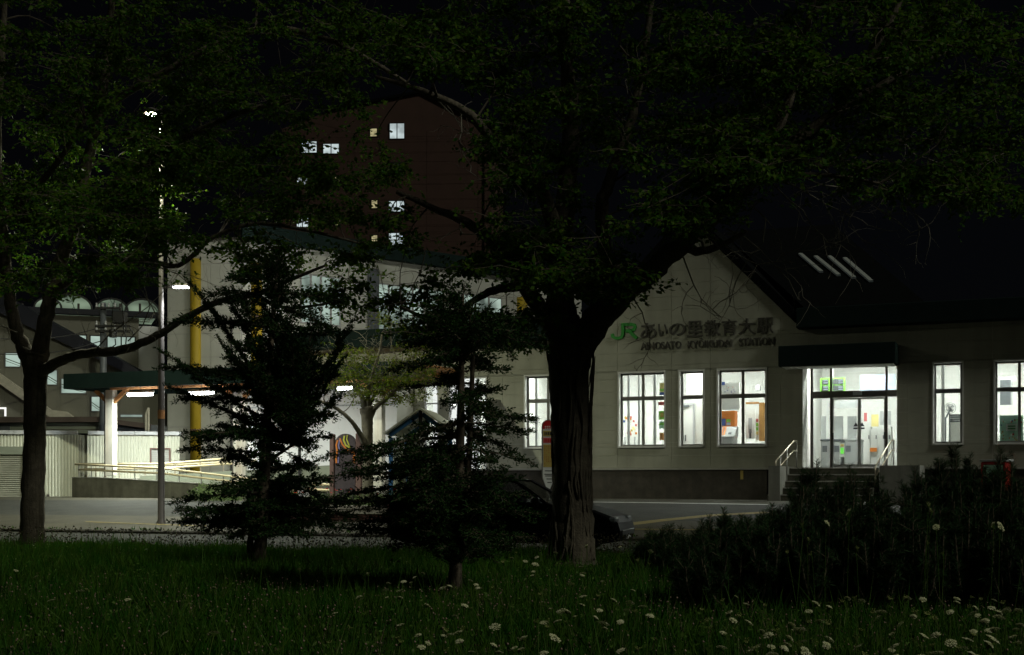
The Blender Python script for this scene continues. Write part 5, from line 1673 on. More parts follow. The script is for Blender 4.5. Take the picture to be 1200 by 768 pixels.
class Tree:
    def __init__(s, root, bark, seed):
        s.root = root; s.rng = random.Random(seed); s.bark = bark
        s.limb = MB(); s.twig = MB(); s.bare = MB(); s.samples = []; s.LC = []; s.LD = []
    def stem(s, pts, r, n=12, wob=0.06, sub=6, rough=0.0):
        q = catmull(pts, sub)
        m = len(q)
        rr = np.interp(np.linspace(0, 1, m), np.linspace(0, 1, len(r)), r)
        if rough:
            q = [p + Vector((s.rng.gauss(0, 1), s.rng.gauss(0, 1), s.rng.gauss(0, 1)))*rough*rr[i]*(0 if i in (0, m-1) else 1) for i, p in enumerate(q)]
        s.limb.tube(q, list(rr), n, True, wob, s.rng)
        for p, ra in zip(q, rr): s.samples.append((p, ra))
    def px(s, pts, wpx, n=12, wob=0.03, rough=0.08):
        """limb from photo points (px,py,depth) and widths in photo pixels"""
        w = [P(*p) for p in pts]
        s.stem(w, [wp/2/F*p[2] for wp, p in zip(wpx, pts)], n, wob, 6, rough)
    def nearest(s, c):
        best = None; bd = 1e9
        for p, r in s.samples:
            d = (p-c).length + max(0, p.z-c.z)*0.35
            if d < bd and r < 0.6: bd = d; best = (p, r)
        return best
    def cluster(s, c, rad, nt, nl, leaf_l):
        rng = s.rng
        p, r = s.nearest(c)
        d = c-p
        if d.length > 0.05:
            mid = p + d*0.5 + Vector((rng.gauss(0, .12), rng.gauss(0, .12), rng.gauss(0, .08)+0.08))*d.length
            r0 = min(r*0.5, 0.008+0.012*d.length)
            q = catmull([p, mid, c], 3)
            s.twig.tube(q, list(np.linspace(r0, 0.006, len(q))), 5, False)
            if s.rng.random() < 0.5: s.samples.append((mid, r0*0.7))
        for _ in range(nt):
            e = Vector((rng.gauss(0, 1.15), rng.gauss(0, 1.15), rng.gauss(0, .28)-0.12))
            e = e*rad*0.62
            end = c+e
            m2 = c+e*0.5+Vector((rng.gauss(0, .1), rng.gauss(0, .1), rng.gauss(0, .1)+.08))*rad
            s.twig.tube([c, m2, end], [0.006, 0.004, 0.002], 3, False)
            k = max(1, nl//nt)
            for i in range(k):
                t = rng.uniform(0.15, 1.05)
                base = (c*(1-t)*(1-t)+m2*2*t*(1-t)+end*t*t)
                s.LC.append(base+Vector((rng.gauss(0, 1), rng.gauss(0, 1), rng.gauss(0, 1)))*0.035)
                dr = e.normalized()*0.5+Vector((rng.gauss(0, .8), rng.gauss(0, .8), rng.gauss(0, .4)-0.3))
                s.LD.append(dr)
    def finish(s, leaf_mat_, ln, wd, seed, trunk_name='trunk'):
        t = s.limb.build(trunk_name, s.bark, s.root, smooth=True)
        if s.twig.v: s.twig.build('twigs', 'twig', s.root)
        if s.bare.v: tag(s.bare.build('bare_twigs', 'twig_lit', s.root), kind='stuff')
        if s.LC:
            o = leaves('crown', np.array([tuple(v) for v in s.LC]), np.array([tuple(v) for v in s.LD]), ln, wd, leaf_mat_, s.root, None, seed)

def bare(tree, p, d, L, r, depth, rng):
    """bare wandering twigs"""
    n = 5
    pts = [p]; dirs = d.normalized()
    for i in range(n):
        dirs = (dirs + Vector((rng.gauss(0, .28), rng.gauss(0, .28), rng.gauss(0, .28)-0.03))).normalized()
        pts.append(pts[-1]+dirs*L/n)
    tree.bare.tube(pts, list(np.linspace(r, r*0.45, n+1)), 5, False)
    if depth > 0:
        for i in (1, 2, 3, 4, 5):
            if rng.random() < 0.75:
                dd = (dirs*0.6 + Vector((rng.gauss(0, .8), rng.gauss(0, .6), rng.gauss(0, .8)))).normalized()
                bare(tree, pts[i], dd, L*rng.uniform(.45, .7), r*0.55, depth-1, rng)

def fill(tree, ells, rng, dsd, dz, rad, nt, nl, leaf_l):
    for (cx, cy, rx, ry, depth, n) in ells:
        for _ in range(n):
            a = rng.uniform(0, 2*math.pi); q = math.sqrt(rng.random())
            Y = max(depth-dz, min(depth+dz, rng.gauss(depth, dsd)))
            qx, qy = cx+rx*q*math.cos(a), cy+ry*q*math.sin(a)
            if math.sin(qx*.047+qy*.021+1.3)+math.sin(qy*.063-qx*.018+.4)+.5*math.sin(qx*.11+qy*.09) < -1.0: continue   # gaps between the boughs
            c = P(qx, qy, Y)
            if c.z < 2.0: continue
            tree.cluster(c, rad*rng.uniform(.7, 1.25), nt, int(nl*rng.uniform(.6, 1.3)), leaf_l)

# ---- big tree in the middle
D0 = 21.0
b0 = P(672, 658, D0)
bt = thing('elm_tree', 'massive old tree with furrowed bark standing in the middle in front of the station', 'tree', (b0.x, b0.y, 0.06))
T = Tree(bt, 'bark', 11)
zpx = lambda py: py
T.px([(671, 672, D0), (671, 655, D0), (671, 610, D0), (670, 550, D0), (668, 490, D0), (667, 440, D0), (668, 405, D0)], [66, 53, 47.5, 46, 45, 47, 50], 20, 0.05, 0.03)
T.px([(672, 425, D0), (664, 385, D0), (656, 345, D0), (658, 290, D0), (664, 220, D0+.2), (668, 140, D0+.3), (664, 60, D0+.2), (660, -40, D0)], [42, 37, 32, 28, 24, 20, 15, 9], 14)
T.px([(676, 420, D0), (690, 385, D0-.2), (706, 345, D0-.4), (708, 290, D0-.5), (706, 240, D0-.6), (722, 190, D0-.6), (745, 120, D0-.5), (760, 30, D0-.2), (770, -60, D0)], [34, 26, 20, 17, 15, 13, 10, 8, 5], 12)
T.px([(680, 415, D0), (702, 378, D0-.3), (735, 342, D0-.7), (770, 312, D0-1.0), (800, 283, D0-1.2), (840, 248, D0-1.4), (880, 212, D0-1.5), (925, 172, D0-1.6), (975, 135, D0-1.6), (1040, 95, D0-1.4), (1110, 60, D0-1.2)], [32, 27, 26, 25, 24, 22, 19, 16, 12, 8, 5], 14)
T.px([(658, 400, D0), (640, 372, D0+.1), (618, 340, D0+.3), (600, 310, D0+.5), (578, 285, D0+.7), (548, 262, D0+.9), (510, 245, D0+1.1), (465, 225, D0+1.2)], [26, 21, 19, 17, 14, 11, 8, 5], 12)
T.px([(657, 300, D0), (640, 235, D0-.3), (612, 190, D0-.6), (578, 165, D0-.9), (545, 130, D0-1.2), (495, 107, D0-1.4), (440, 90, D0-1.5)], [22, 18, 16, 13, 10, 7, 4], 10)
T.px([(612, 335, D0+.3), (580, 340, D0), (556, 352, D0-.3), (530, 368, D0-.5), (500, 372, D0-.7), (470, 360, D0-.8)], [12, 10, 8, 6, 5, 3], 8)
T.px([(840, 248, D0-1.4), (860, 222, D0-1.8), (900, 210, D0-2.2), (960, 205, D0-2.5), (1030, 215, D0-2.8)], [14, 10, 8, 6, 3], 8)
T.px([(800, 286, D0-1.2), (820, 295, D0-1.3), (850, 285, D0-1.4), (875, 270, D0-1.5)], [14, 10, 7, 4], 8)
T.px([(925, 172, D0-1.6), (960, 195, D0-1.4), (1020, 170, D0-1.2), (1100, 165, D0-1), (1180, 180, D0-1)], [10, 8, 6, 5, 3], 8)
T.px([(880, 212, D0-1.5), (920, 130, D0-1.5), (940, 60, D0-1.6), (960, -30, D0-1.7)], [14, 12, 9, 5], 8)
T.px([(975, 135, D0-1.6), (1040, 30, D0-2), (1080, -50, D0-2)], [12, 8, 4], 8)
rng = random.Random(31)
fill(T, [(622, 240, 50, 66, D0-.4, 44), (520, 50, 55, 60, D0-1, 24), (620, 90, 90, 110, D0, 70), (745, 90, 110, 110, D0-.5, 70), (870, 100, 110, 100, D0-1.4, 70),
         (985, 90, 110, 100, D0-1.6, 75), (1110, 110, 110, 120, D0-1.4, 85), (1165, 215, 45, 45, D0-1.2, 22), (698, 328, 30, 34, D0-1.2, 26), (640, 325, 30, 55, D0-1.4, 22), (728, 345, 14, 12, D0-.8, 5),
         (850, 185, 70, 35, D0-1.6, 24), (800, 235, 70, 45, D0-2.2, 22), (880, 190, 60, 40, D0-2.6, 18), (720, 300, 40, 40, D0-1.8, 12), (1040, 210, 60, 22, D0-1.8, 14), (565, 296, 40, 22, D0+.6, 10), (470, 262, 60, 22, D0+1, 6), (540, 385, 60, 26, D0-.5, 16), (600, 385, 30, 26, D0, 8), (490, 345, 40, 20, D0-.6, 8),
         (700, -90, 300, 60, D0-.5, 90), (1000, -60, 220, 60, D0-1.4, 60), (590, 150, 30, 26, D0-1, 8)], rng, 1.1, 2.6, 0.48, 9, 140, 0.08)
for (x, y, dx, dz, L) in ((835, 275, .6, -.8, 1.5), (850, 268, .9, -.5, 1.7), (880, 240, .8, -.7, 1.9), (905, 215, .7, -.9, 1.8), (940, 208, .9, -.5, 1.8), (985, 206, .8, -.6, 1.5), (1020, 214, .9, -.4, 1.2),
                          (960, 195, .9, -.6, 1.6), (1010, 172, .6, -.9, 1.3), (870, 215, -.2, -1, 1.3), (800, 300, .5, -.9, 1.3), (740, 345, .2, -1, 0.9), (720, 190, .8, .5, 1.2), (745, 120, 1, .1, 1.3),
                          (835, 255, .8, -.2, 1.6), (1060, 168, .7, -.7, 1.2), (905, 210, 1, -.1, 1.6), (540, 262, -.7, -.6, 1.2), (500, 105, .6, -.7, 1.3), (540, 128, .2, -1, 1.2), (580, 165, -.4, -.8, 1.0), (655, 330, -.5, -.8, .9), (640, 370, -.8, -.5, 1.0)):
    bare(T, P(x, y, D0-1.4 if x > 760 else D0-.6), Vector((dx, rng.uniform(-.3, .3), dz)), L*0.95, 0.013, 2, rng)
T.finish('leaf', 0.09, 0.058, 5)
# raised bark ridges down the trunk
rb = MB(); rng = random.Random(77)
for i in range(46):
    a = rng.uniform(math.pi*0.9, math.pi*2.1)
    y0 = rng.uniform(390, 640); y1 = y0+rng.uniform(30, 110)
    pts = []
    for t in np.linspace(0, 1, 6):
        py = min(y0+(y1-y0)*t, 655)
        c = P(670, py, D0); r = np.interp(py, [405, 440, 490, 550, 610, 655], [30, 25, 23, 23.2, 24, 27])/F*D0
        aa = a+0.10*math.sin(t*5+i)
        pts.append((c.x+math.cos(aa)*r*1.0, c.y+math.sin(aa)*r*1.0, c.z))
    rb.tube(pts, [0.006, 0.018, 0.022, 0.022, 0.018, 0.006], 5)
tag(rb.build('bark_ridges', 'bark', bt, smooth=True), kind='stuff')

# ---- tree at the left edge
D1 = 26.6
b1_ = P(37, 640, D1)
lt = thing('elm_tree', 'forked tree at the left edge with a long low branch reaching right', 'tree', (b1_.x, b1_.y, 0.05))
T = Tree(lt, 'bark', 12)
T.px([(36.5, 652, D1), (37, 638, D1), (38, 590, D1), (40, 530, D1), (41, 470, D1), (41, 430, D1), (41, 412, D1)], [34, 29, 26.5, 25.5, 25, 28, 34], 16, 0.05, 0.03)
T.px([(40, 430, D1), (26, 405, D1), (15, 370, D1-.2), (8, 320, D1-.4), (2, 260, D1-.5), (-4, 180, D1-.4), (0, 90, D1), (6, 0, D1)], [24, 17, 14, 13, 12, 11, 9, 6], 12)
T.px([(43, 428, D1), (50, 395, D1), (58, 355, D1), (66, 318, D1+.2), (84, 270, D1+.3), (100, 200, D1+.4), (120, 110, D1+.5), (130, 20, D1+.5), (130, -70, D1+.5)], [24, 18, 17, 16, 15, 13, 11, 8, 5], 12)
T.px([(42, 440, D1), (62, 428, D1-.3), (90, 416, D1-.6), (130, 412, D1-.9), (160, 405, D1-1.1), (190, 390, D1-1.3), (225, 368, D1-1.5), (262, 352, D1-1.6), (300, 345, D1-1.8), (335, 330, D1-1.9), (380, 312, D1-2)], [17, 13, 11, 11, 10, 9, 8, 7, 6, 5, 3], 10)
T.px([(62, 345, D1), (95, 318, D1-.5), (130, 308, D1-.9), (170, 306, D1-1.2), (205, 312, D1-1.4), (228, 298, D1-1.5), (250, 278, D1-1.6), (300, 262, D1-1.7), (360, 270, D1-1.8), (420, 285, D1-1.9)], [11, 9, 8, 7, 6, 6, 5, 5, 4, 2.5], 8)
T.px([(84, 270, D1+.3), (140, 210, D1), (210, 165, D1-.4), (290, 130, D1-.8), (360, 115, D1-1)], [12, 10, 8, 6, 3], 8)
T.px([(115, 130, D1+.5), (200, 80, D1+.2), (300, 35, D1), (380, 45, D1-.4), (440, 75, D1-.8), (485, 103, D1-1)], [9, 8, 8, 7, 6, 3], 8)
T.px([(2, 260, D1-.5), (60, 200, D1-1), (100, 140, D1-1.5)], [9, 7, 4], 8)
T.px([(300, 345, D1-1.8), (330, 360, D1-1.8), (370, 358, D1-1.9), (410, 350, D1-2)], [5, 4, 3, 2], 6)
rng = random.Random(41)
fill(T, [(100, 260, 110, 60, D1-1, 75), (185, 185, 32, 50, D1+.5, 22), (182, 104, 26, 16, D1+1.5, 7), (174, 128, 16, 12, D1+1.8, 5), (192, 150, 14, 22, D1+1.6, 6), (40, 170, 90, 90, D1-.5, 55), (190, 220, 100, 70, D1-.8, 65), (285, 170, 85, 70, D1-1, 50), (190, 90, 120, 90, D1-.5, 65), (330, 60, 110, 60, D1-.6, 46),
         (60, 50, 110, 80, D1, 50), (400, 185, 62, 34, D1-1.2, 15), (355, 245, 70, 30, D1-1.6, 17), (310, 300, 45, 30, D1-1.7, 14), (420, 90, 40, 50, D1-.8, 18), (165, 320, 40, 20, D1-1, 9), (60, 330, 60, 22, D1-.8, 14),
         (430, 300, 60, 22, D1-1.8, 9), (395, 345, 45, 22, D1-1.9, 10), (290, 315, 40, 18, D1-1.6, 6), (200, -60, 260, 60, D1, 80), (450, 20, 60, 60, D1-.5, 20), (455, 205, 40, 12, D1-1.2, 5), (368, 176, 34, 12, D1-1.3, 8), (372, 214, 34, 12, D1-1.3, 7), (366, 258, 30, 12, D1-1.5, 7)], rng, 1.3, 3.2, 0.58, 9, 140, 0.085)
for (x, y, dx, dz, L) in ((95, 320, 1, .4, 2.2), (120, 310, .9, -.4, 2.0), (150, 400, .8, .7, 2.2), (110, 412, .7, .8, 2.5), (190, 390, .6, .8, 1.6), (170, 306, .8, -.5, 1.8), (60, 350, .8, .3, 2.0), (262, 352, .6, .6, 1.4), (250, 278, .8, -.5, 1.6), (300, 262, .7, -.7, 1.5), (300, 345, .5, -.8, 1.2), (380, 312, .8, -.4, 1.4), (420, 285, .7, -.7, 1.4), (20, 390, -.7, .5, 1.2)):
    bare(T, P(x, y, D1-1), Vector((dx, rng.uniform(-.4, .4), dz)), L, 0.014, 2, rng)
T.finish('leaf', 0.098, 0.062, 6)

# ---- small pale tree in the planter
D2 = 34.6
g2 = P(431, 600, D2)
stt = thing('small_tree', 'small pollarded tree with thin yellowish leaves growing beside the carved monument', 'tree', (g2.x, g2.y, gp))
T = Tree(stt, 'bark_young', 13)
T.px([(431, 602, D2), (431, 585, D2), (431, 550, D2), (431, 515, D2), (430, 490, D2), (429, 478, D2)], [17, 13.5, 12, 12, 14, 16], 12, 0.05, 0.02)
T.px([(432, 500, D2), (438, 480, D2), (452, 468, D2-.2), (468, 452, D2-.3), (485, 438, D2-.4)], [8, 6.5, 5, 4, 2], 8)
T.px([(430, 490, D2), (424, 465, D2), (418, 455, D2+.2), (412, 440, D2+.3), (405, 420, D2+.3)], [8, 6, 4, 3, 2], 8)
T.px([(430, 485, D2), (432, 460, D2), (436, 440, D2-.3), (444, 415, D2-.4), (448, 390, D2-.4)], [7, 5, 4, 3, 2], 8)
T.px([(427, 520, D2-.1), (420, 505, D2-.3), (410, 492, D2-.5), (396, 480, D2-.6), (380, 472, D2-.7), (368, 468, D2-.8)], [7, 6, 5, 4.5, 3.5, 2], 8)
T.px([(431, 482, D2), (440, 462, D2+.4), (458, 450, D2+.6), (470, 430, D2+.8)], [5, 4, 3, 2], 6)
rng = random.Random(51)
fill(T, [(448, 420, 58, 46, D2, 110), (410, 440, 35, 32, D2, 45), (480, 448, 38, 26, D2-.2, 40), (440, 462, 40, 18, D2-.2, 22), (450, 380, 40, 20, D2, 12), (425, 465, 14, 12, D2, 5)], rng, .5, 1.2, 0.32, 5, 50, 0.05)
for i in range(16):
    a = rng.uniform(-1, 1)
    bare(T, P(rng.uniform(410, 475), rng.uniform(420, 470), D2), Vector((a, rng.uniform(-.3, .3), rng.uniform(.2, 1))), 1.2, 0.010, 2, rng)
T.finish('leaf_small', 0.062, 0.040, 7)

# ---- conifers with flat sprays
def fir(label, base, depth, stems, tips, seed, top, dens=1.0, twl=0.34):
    b = P(base[0], base[1], depth)
    root = thing('fir_tree', label, 'tree', (b.x, b.y, 0.06))
    rng = random.Random(seed)
    tr = MB(); br = MB()
    C = []; Dv = []
    axes = []
    for pts, wds in stems:
        q = catmull([P(*p) for p in pts], 5)
        rr = list(np.interp(np.linspace(0, 1, len(q)), np.linspace(0, 1, len(wds)), [w/2/F*depth for w in wds]))
        tr.tube(q, rr, 12, True, 0.06, rng); axes.append(q)
    def axis_at(z, k):
        q = axes[k % len(axes)]
        return min(q, key=lambda p: abs(p.z-z))
    def spray(a, e):
        d = e-a; L = d.length
        if L < 0.1: return
        side = Vector((0, 0, 1)).cross(d)
        side = side.normalized() if side.length > 1e-3 else Vector((1, 0, 0))
        sag = rng.uniform(.02, .10)*L
        n = max(5, int(L/0.06))
        pts = [a+d*t+Vector((0, 0, sag*4*t*(1-t)*0.5-0.0)) + Vector((rng.gauss(0, .006), rng.gauss(0, .006), rng.gauss(0, .006))) for t in np.linspace(0, 1, n+1)]
        br.tube(pts, list(np.linspace(0.006+0.011*L, 0.003, n+1)), 5, False)
        def needles(p, q, cnt):
            v = q-p; vn = v.normalized()
            for _ in range(cnt):
                t = rng.random()
                s_ = 1 if rng.random() < .5 else -1
                lat = (vn.cross(Vector((0, 0, 1))))
                C.append(p+v*t+Vector((rng.gauss(0, .012), rng.gauss(0, .012), rng.gauss(0, .02))))
                Dv.append(vn*rng.uniform(.4, 1.1)+lat*s_*rng.uniform(.3, 1)+Vector((0, 0, rng.gauss(0.1, .6))))
        for i in range(1, n+1):
            t = i/n
            if t > 0.12:
                prof = min(1, (1.06-t)*2.4)*min(1, 0.35+t*1.4)
                for s_ in (-1, 1):
                    if rng.random() < 0.8*dens:
                        l = twl*prof*rng.uniform(.5, 1.15)*min(1.0, 0.45+L*0.5)
                        dd = (d.normalized()*rng.uniform(.5, 1.0)+side*s_*rng.uniform(.5, 1)+Vector((0, 0, rng.gauss(-.05, .22)))).normalized()
                        p = pts[i]; q = p+dd*l
                        br.tube([p, q], [0.004, 0.002], 3, False)
                        needles(p, q, max(3, int(l/0.0085)))
                        # secondary twigs
                        for _ in range(1):
                            if l > 0.14:
                                t2 = rng.uniform(.3, .8); p2 = p+dd*l*t2
                                d2 = (dd+side*rng.uniform(-1, 1)*.9+d.normalized()*.4+Vector((0, 0, rng.gauss(0, .2)))).normalized()
                                q2 = p2+d2*l*.45
                                needles(p2, q2, max(2, int(l*.45/0.0085)))
            needles(pts[i-1], pts[i], 5)
    k = 0
    for (px_, py_) in tips:
        k += 1
        e = P(px_, py_, depth+rng.gauss(0, .25))
        h = e.z+rng.uniform(-.15, .25)
        a = axis_at(h, k)
        spray(a, e)
        # fill branches nearer and farther at the same layer
        for f_ in range(2):
            s_ = rng.uniform(.1, .75); dy = rng.choice([-1, 1])*rng.uniform(.4, 1.15)
            a2 = axis_at(h+rng.uniform(-.25, .25), k+f_)
            lat = (e.x-a2.x)*s_
            reach = abs(e.x-a2.x)
            e2 = Vector((a2.x+lat, a2.y+dy*min(1.2, .35+reach*.75), e.z+rng.uniform(-.2, .15)))
            spray(a2, e2)
    for t in top:
        e = P(t[0], t[1], depth+rng.gauss(0, .1)); a = axis_at(e.z-0.7, 0)
        spray(a, e)
    tr.build('trunk', 'bark_fir', root, smooth=True)
    br.build('branches', 'bark_fir', root)
    leaves('needles', np.array([tuple(v) for v in C]), np.array([tuple(v) for v in Dv]), 0.046 if depth < 18 else 0.056, 0.018 if depth < 18 else 0.022, 'needle', root, None, seed)
    return len(C)

fir('dark twin stemmed fir in front of the ramp, left of the monument', (303, 660), 21.0,
    [([(303, 668, 21), (305, 640, 21), (309, 590, 21), (312, 520, 21), (316, 440, 21), (320, 370, 21), (326, 312, 21)], [19, 15, 13, 11, 8, 6, 2]),
     ([(296, 664, 21.1), (293, 640, 21.1), (298, 600, 21.1), (308, 550, 21.1), (345, 520, 21.2)], [9, 8, 7, 5, 3])],
    [(218, 326), (238, 346), (262, 338), (197, 378), (184, 408), (182, 432), (194, 452), (205, 470), (214, 508), (197, 591), (206, 600), (216, 614), (236, 622), (244, 572), (262, 600),
     (404, 352), (416, 372), (400, 396), (404, 418), (396, 440), (402, 460), (396, 488), (388, 511), (376, 474), (364, 530), (350, 560), (358, 600), (346, 618), (270, 420), (270, 380), (366, 400),
     (240, 440), (250, 500), (262, 540), (348, 480), (372, 430), (280, 600), (335, 600), (255, 395), (372, 548), (390, 566), (408, 590), (380, 600), (366, 616), (396, 618), (342, 590), (200, 612), (420, 606), (208, 528), (224, 518)],
    5, [(326, 300), (316, 310), (338, 322), (300, 340)])
fir('wide dark fir leaning over the parked car, left of the big trunk', (533, 698), 15.8,
    [([(534, 708, 15.8), (533, 690, 15.8), (535, 640, 15.8), (538, 560, 15.8), (540, 480, 15.8), (541, 410, 15.8), (543, 345, 15.8)], [22, 17, 14, 12, 9, 6, 2]),
     ([(536, 640, 15.9), (546, 580, 15.9), (551, 510, 15.9), (553, 450, 15.9), (556, 380, 15.9)], [9, 8, 7, 6, 3])],
    [(478, 374), (468, 402), (486, 426), (452, 436), (470, 458), (484, 496), (462, 540), (440, 562), (398, 546), (363, 541), (376, 562), (352, 596), (382, 622), (430, 612), (452, 640), (420, 585), (455, 600),
     (612, 372), (636, 394), (640, 412), (600, 432), (590, 456), (632, 492), (628, 507), (600, 528), (630, 545), (612, 560), (622, 582), (640, 604), (620, 630), (598, 646), (585, 600), (572, 472), (580, 410), (500, 360),
     (500, 560), (500, 600), (480, 620), (510, 640), (560, 620), (575, 640), (470, 575), (505, 530), (600, 590), (410, 600), (392, 612), (440, 590), (372, 588), (425, 625), (400, 560), (448, 600), (470, 600), (490, 640), (465, 625), (535, 600), (550, 645), (575, 570), (590, 620), (605, 640), (560, 560), (520, 580), (540, 640), (520, 395), (565, 385), (495, 400)],
    6, [(543, 332), (530, 344), (556, 352), (515, 352), (575, 360)], 1.0, 0.27)

# ---- dwarf pines on the right
def pine(label, px_, top, hw, depth, seed, n=46, base=None):
    b = P(px_, 600, depth)
    g = 0.06
    H = P(px_, top, depth).z - g
    W_ = hw/F*depth
    root = thing('dwarf_pine', label, 'bush', (b.x, b.y, g), 'dwarf pines along the right of the meadow')
    rng = random.Random(seed)
    br = MB(); C = []; Dv = []
    for i in range(n):
        a = rng.uniform(0, 2*math.pi); q = math.sqrt(rng.random())
        ex, ey = b.x+W_*q*math.cos(a), b.y+W_*q*math.sin(a)*0.9
        hz = H*(1-0.38*q*q)*rng.uniform(.70, .97)
        if i == 0: ex, ey, hz = b.x, b.y, H
        if i in (1, 2): ex, ey, hz = b.x+rng.uniform(-.5, .5)*W_, b.y, H*rng.uniform(.82, .95)
        s = Vector((b.x+rng.gauss(0, .08), b.y+rng.gauss(0, .08), g-0.02))
        e = Vector((ex, ey, g+hz))
        m = s+(e-s)*0.5+Vector(((ex-b.x)*.35, (ey-b.y)*.35, -0.08*H))
        pts = catmull([s, m, e], 5)
        br.tube(pts, list(np.linspace(0.016, 0.006, len(pts))), 5, False)
        # needles on the upper part
        k0 = int(len(pts)*0.22)
        for j in range(k0, len(pts)-1):
            p, q_ = pts[j], pts[j+1]; v = q_-p; vn = v.normalized()
            for _ in range(max(6, int(v.length/0.0024))):
                t = rng.random(); an = rng.uniform(0, 2*math.pi)
                o = vn.orthogonal().normalized(); o2 = vn.cross(o)
                C.append(p+v*t); Dv.append(vn*rng.uniform(.5, 1.3)+(o*math.cos(an)+o2*math.sin(an)))
        # side candles crowded near the tip
        for _ in range(5):
            t = rng.randint(max(k0, len(pts)-6), len(pts)-2); p = pts[t]
            d = Vector((rng.gauss(0, .75), rng.gauss(0, .75), rng.uniform(.45, 1))).normalized(); l = rng.uniform(.08, .20)
            br.tube([p, p+d*l], [0.005, 0.003], 4, False)
            for _ in range(int(l/0.0024)):
                an = rng.uniform(0, 2*math.pi); o = d.orthogonal().normalized(); o2 = d.cross(o)
                C.append(p+d*l*rng.random()); Dv.append(d*rng.uniform(.3, 1.2)+(o*math.cos(an)+o2*math.sin(an)))
    br.build('stems', 'bark_fir', root)
    leaves('needles', np.array([tuple(v) for v in C]), np.array([tuple(v) for v in Dv]), 0.078, 0.0058, 'needle_pine', root, None, seed)
for i, (px_, top, hw, dp, lab) in enumerate((
    (785, 617, 34, 18.5, 'small dwarf pine standing alone left of the others against the road'),
    (848, 596, 40, 17.0, 'dwarf pine at the left end of the dense pine row'),
    (905, 592, 48, 15.5, 'dwarf pine below the left handrail of the entrance'),
    (957, 540, 46, 16.0, 'dwarf pine rising in front of the left half of the entrance steps'),
    (996, 545, 40, 16.6, 'dwarf pine rising in front of the right half of the entrance steps'),
    (1072, 548, 44, 15.8, 'dwarf pine in front of the right concrete cheek wall'),
    (1114, 522, 36, 16.0, 'tallest dwarf pine under the narrow right window'),
    (1137, 533, 26, 16.8, 'slim dwarf pine left of the red display case'),
    (1173, 526, 34, 15.6, 'tall dwarf pine covering the red display case'),
    (1222, 556, 46, 15.4, 'dwarf pine cut off by the right edge of the frame'),
    (862, 612, 60, 14.0, 'low front dwarf pine at the left of the pine row'),
    (940, 586, 62, 13.8, 'low front dwarf pine below the middle of the steps'),
    (1035, 574, 62, 13.6, 'low front dwarf pine below the right cheek wall'),
    (1125, 566, 60, 13.8, 'low front dwarf pine below the narrow right window'),
    (1200, 572, 58, 13.6, 'low front dwarf pine at the right bottom side'))):
    pine(lab, px_, top, hw*1.22, dp, 100+i, 60 if dp > 15 else 75)

# ================================================================== MEADOW
def s_of(X, Y): return SN*X+CN*Y-26.7
rg = np.random.default_rng(5)
def meadow_pts(n, y0=6.2, y1=27.5, pad=0.43):
    out = np.zeros((0, 2))
    while len(out) < n:
        k = n*2
        Y = np.sqrt(rg.uniform(y0*y0, y1*y1, k)); X = rg.uniform(-pad, pad, k)*Y
        s = SN*X+CN*Y-26.7
        ok = s < -3.72+0.18*np.sin(X*3.1)+0.1*np.sin(X*7.7)
        out = np.concatenate([out, np.stack([X, Y], 1)[ok]])
    return out[:n]
XY = meadow_pts(210000)
n = len(XY)
patch = 0.75+0.3*np.sin(XY[:, 0]*1.7+XY[:, 1]*0.6)*np.cos(XY[:, 1]*1.1-XY[:, 0]*.4)
C = np.concatenate([XY, np.full((n, 1), 0.065)], 1)
D = np.stack([rg.normal(0, .38, n), rg.normal(0, .38, n), np.ones(n)], 1)
ln = np.clip(rg.normal(0.20, 0.06, n), .07, .42)*patch
wd = 0.007+0.0004*XY[:, 1]
# grass_mesh: three point bent blades
tag(leaves('meadow_grass', C, D, ln, wd, 'grass', None, (0, 15, 0.06), 3, 0.35), 'dark green rough meadow grass in the foreground', 'grass', kind='stuff')
# taller tufts and dead stalks
T0 = meadow_pts(800)
XY = np.repeat(T0, 14, 0)+rg.normal(0, .05, (800*14, 2))
n = len(XY)
C = np.concatenate([XY, np.full((n, 1), 0.06)], 1)
D = np.stack([rg.normal(0, .42, n), rg.normal(0, .42, n), np.ones(n)], 1)
tag(leaves('grass_tufts', C, D, np.clip(rg.normal(.33, .08, n), .15, .55), 0.009, 'grass_pale', None, (0, 15, 0.06), 13, 0.3), 'taller pale grass tufts and dead stalks standing out of the meadow', 'grass', kind='stuff')
# broad low weeds
XY = meadow_pts(16000)
n = len(XY)
C = np.concatenate([XY, rg.uniform(.08, .24, (n, 1))], 1)
D = np.stack([rg.normal(0, 1, n), rg.normal(0, 1, n), rg.normal(0.3, .3, n)], 1)
tag(leaves('meadow_weeds', C, D, 0.045, 0.028, 'stem', None, (0, 15, 0.06), 4), 'small broad leaved weeds and clover leaves between the grass', 'weeds', kind='stuff')
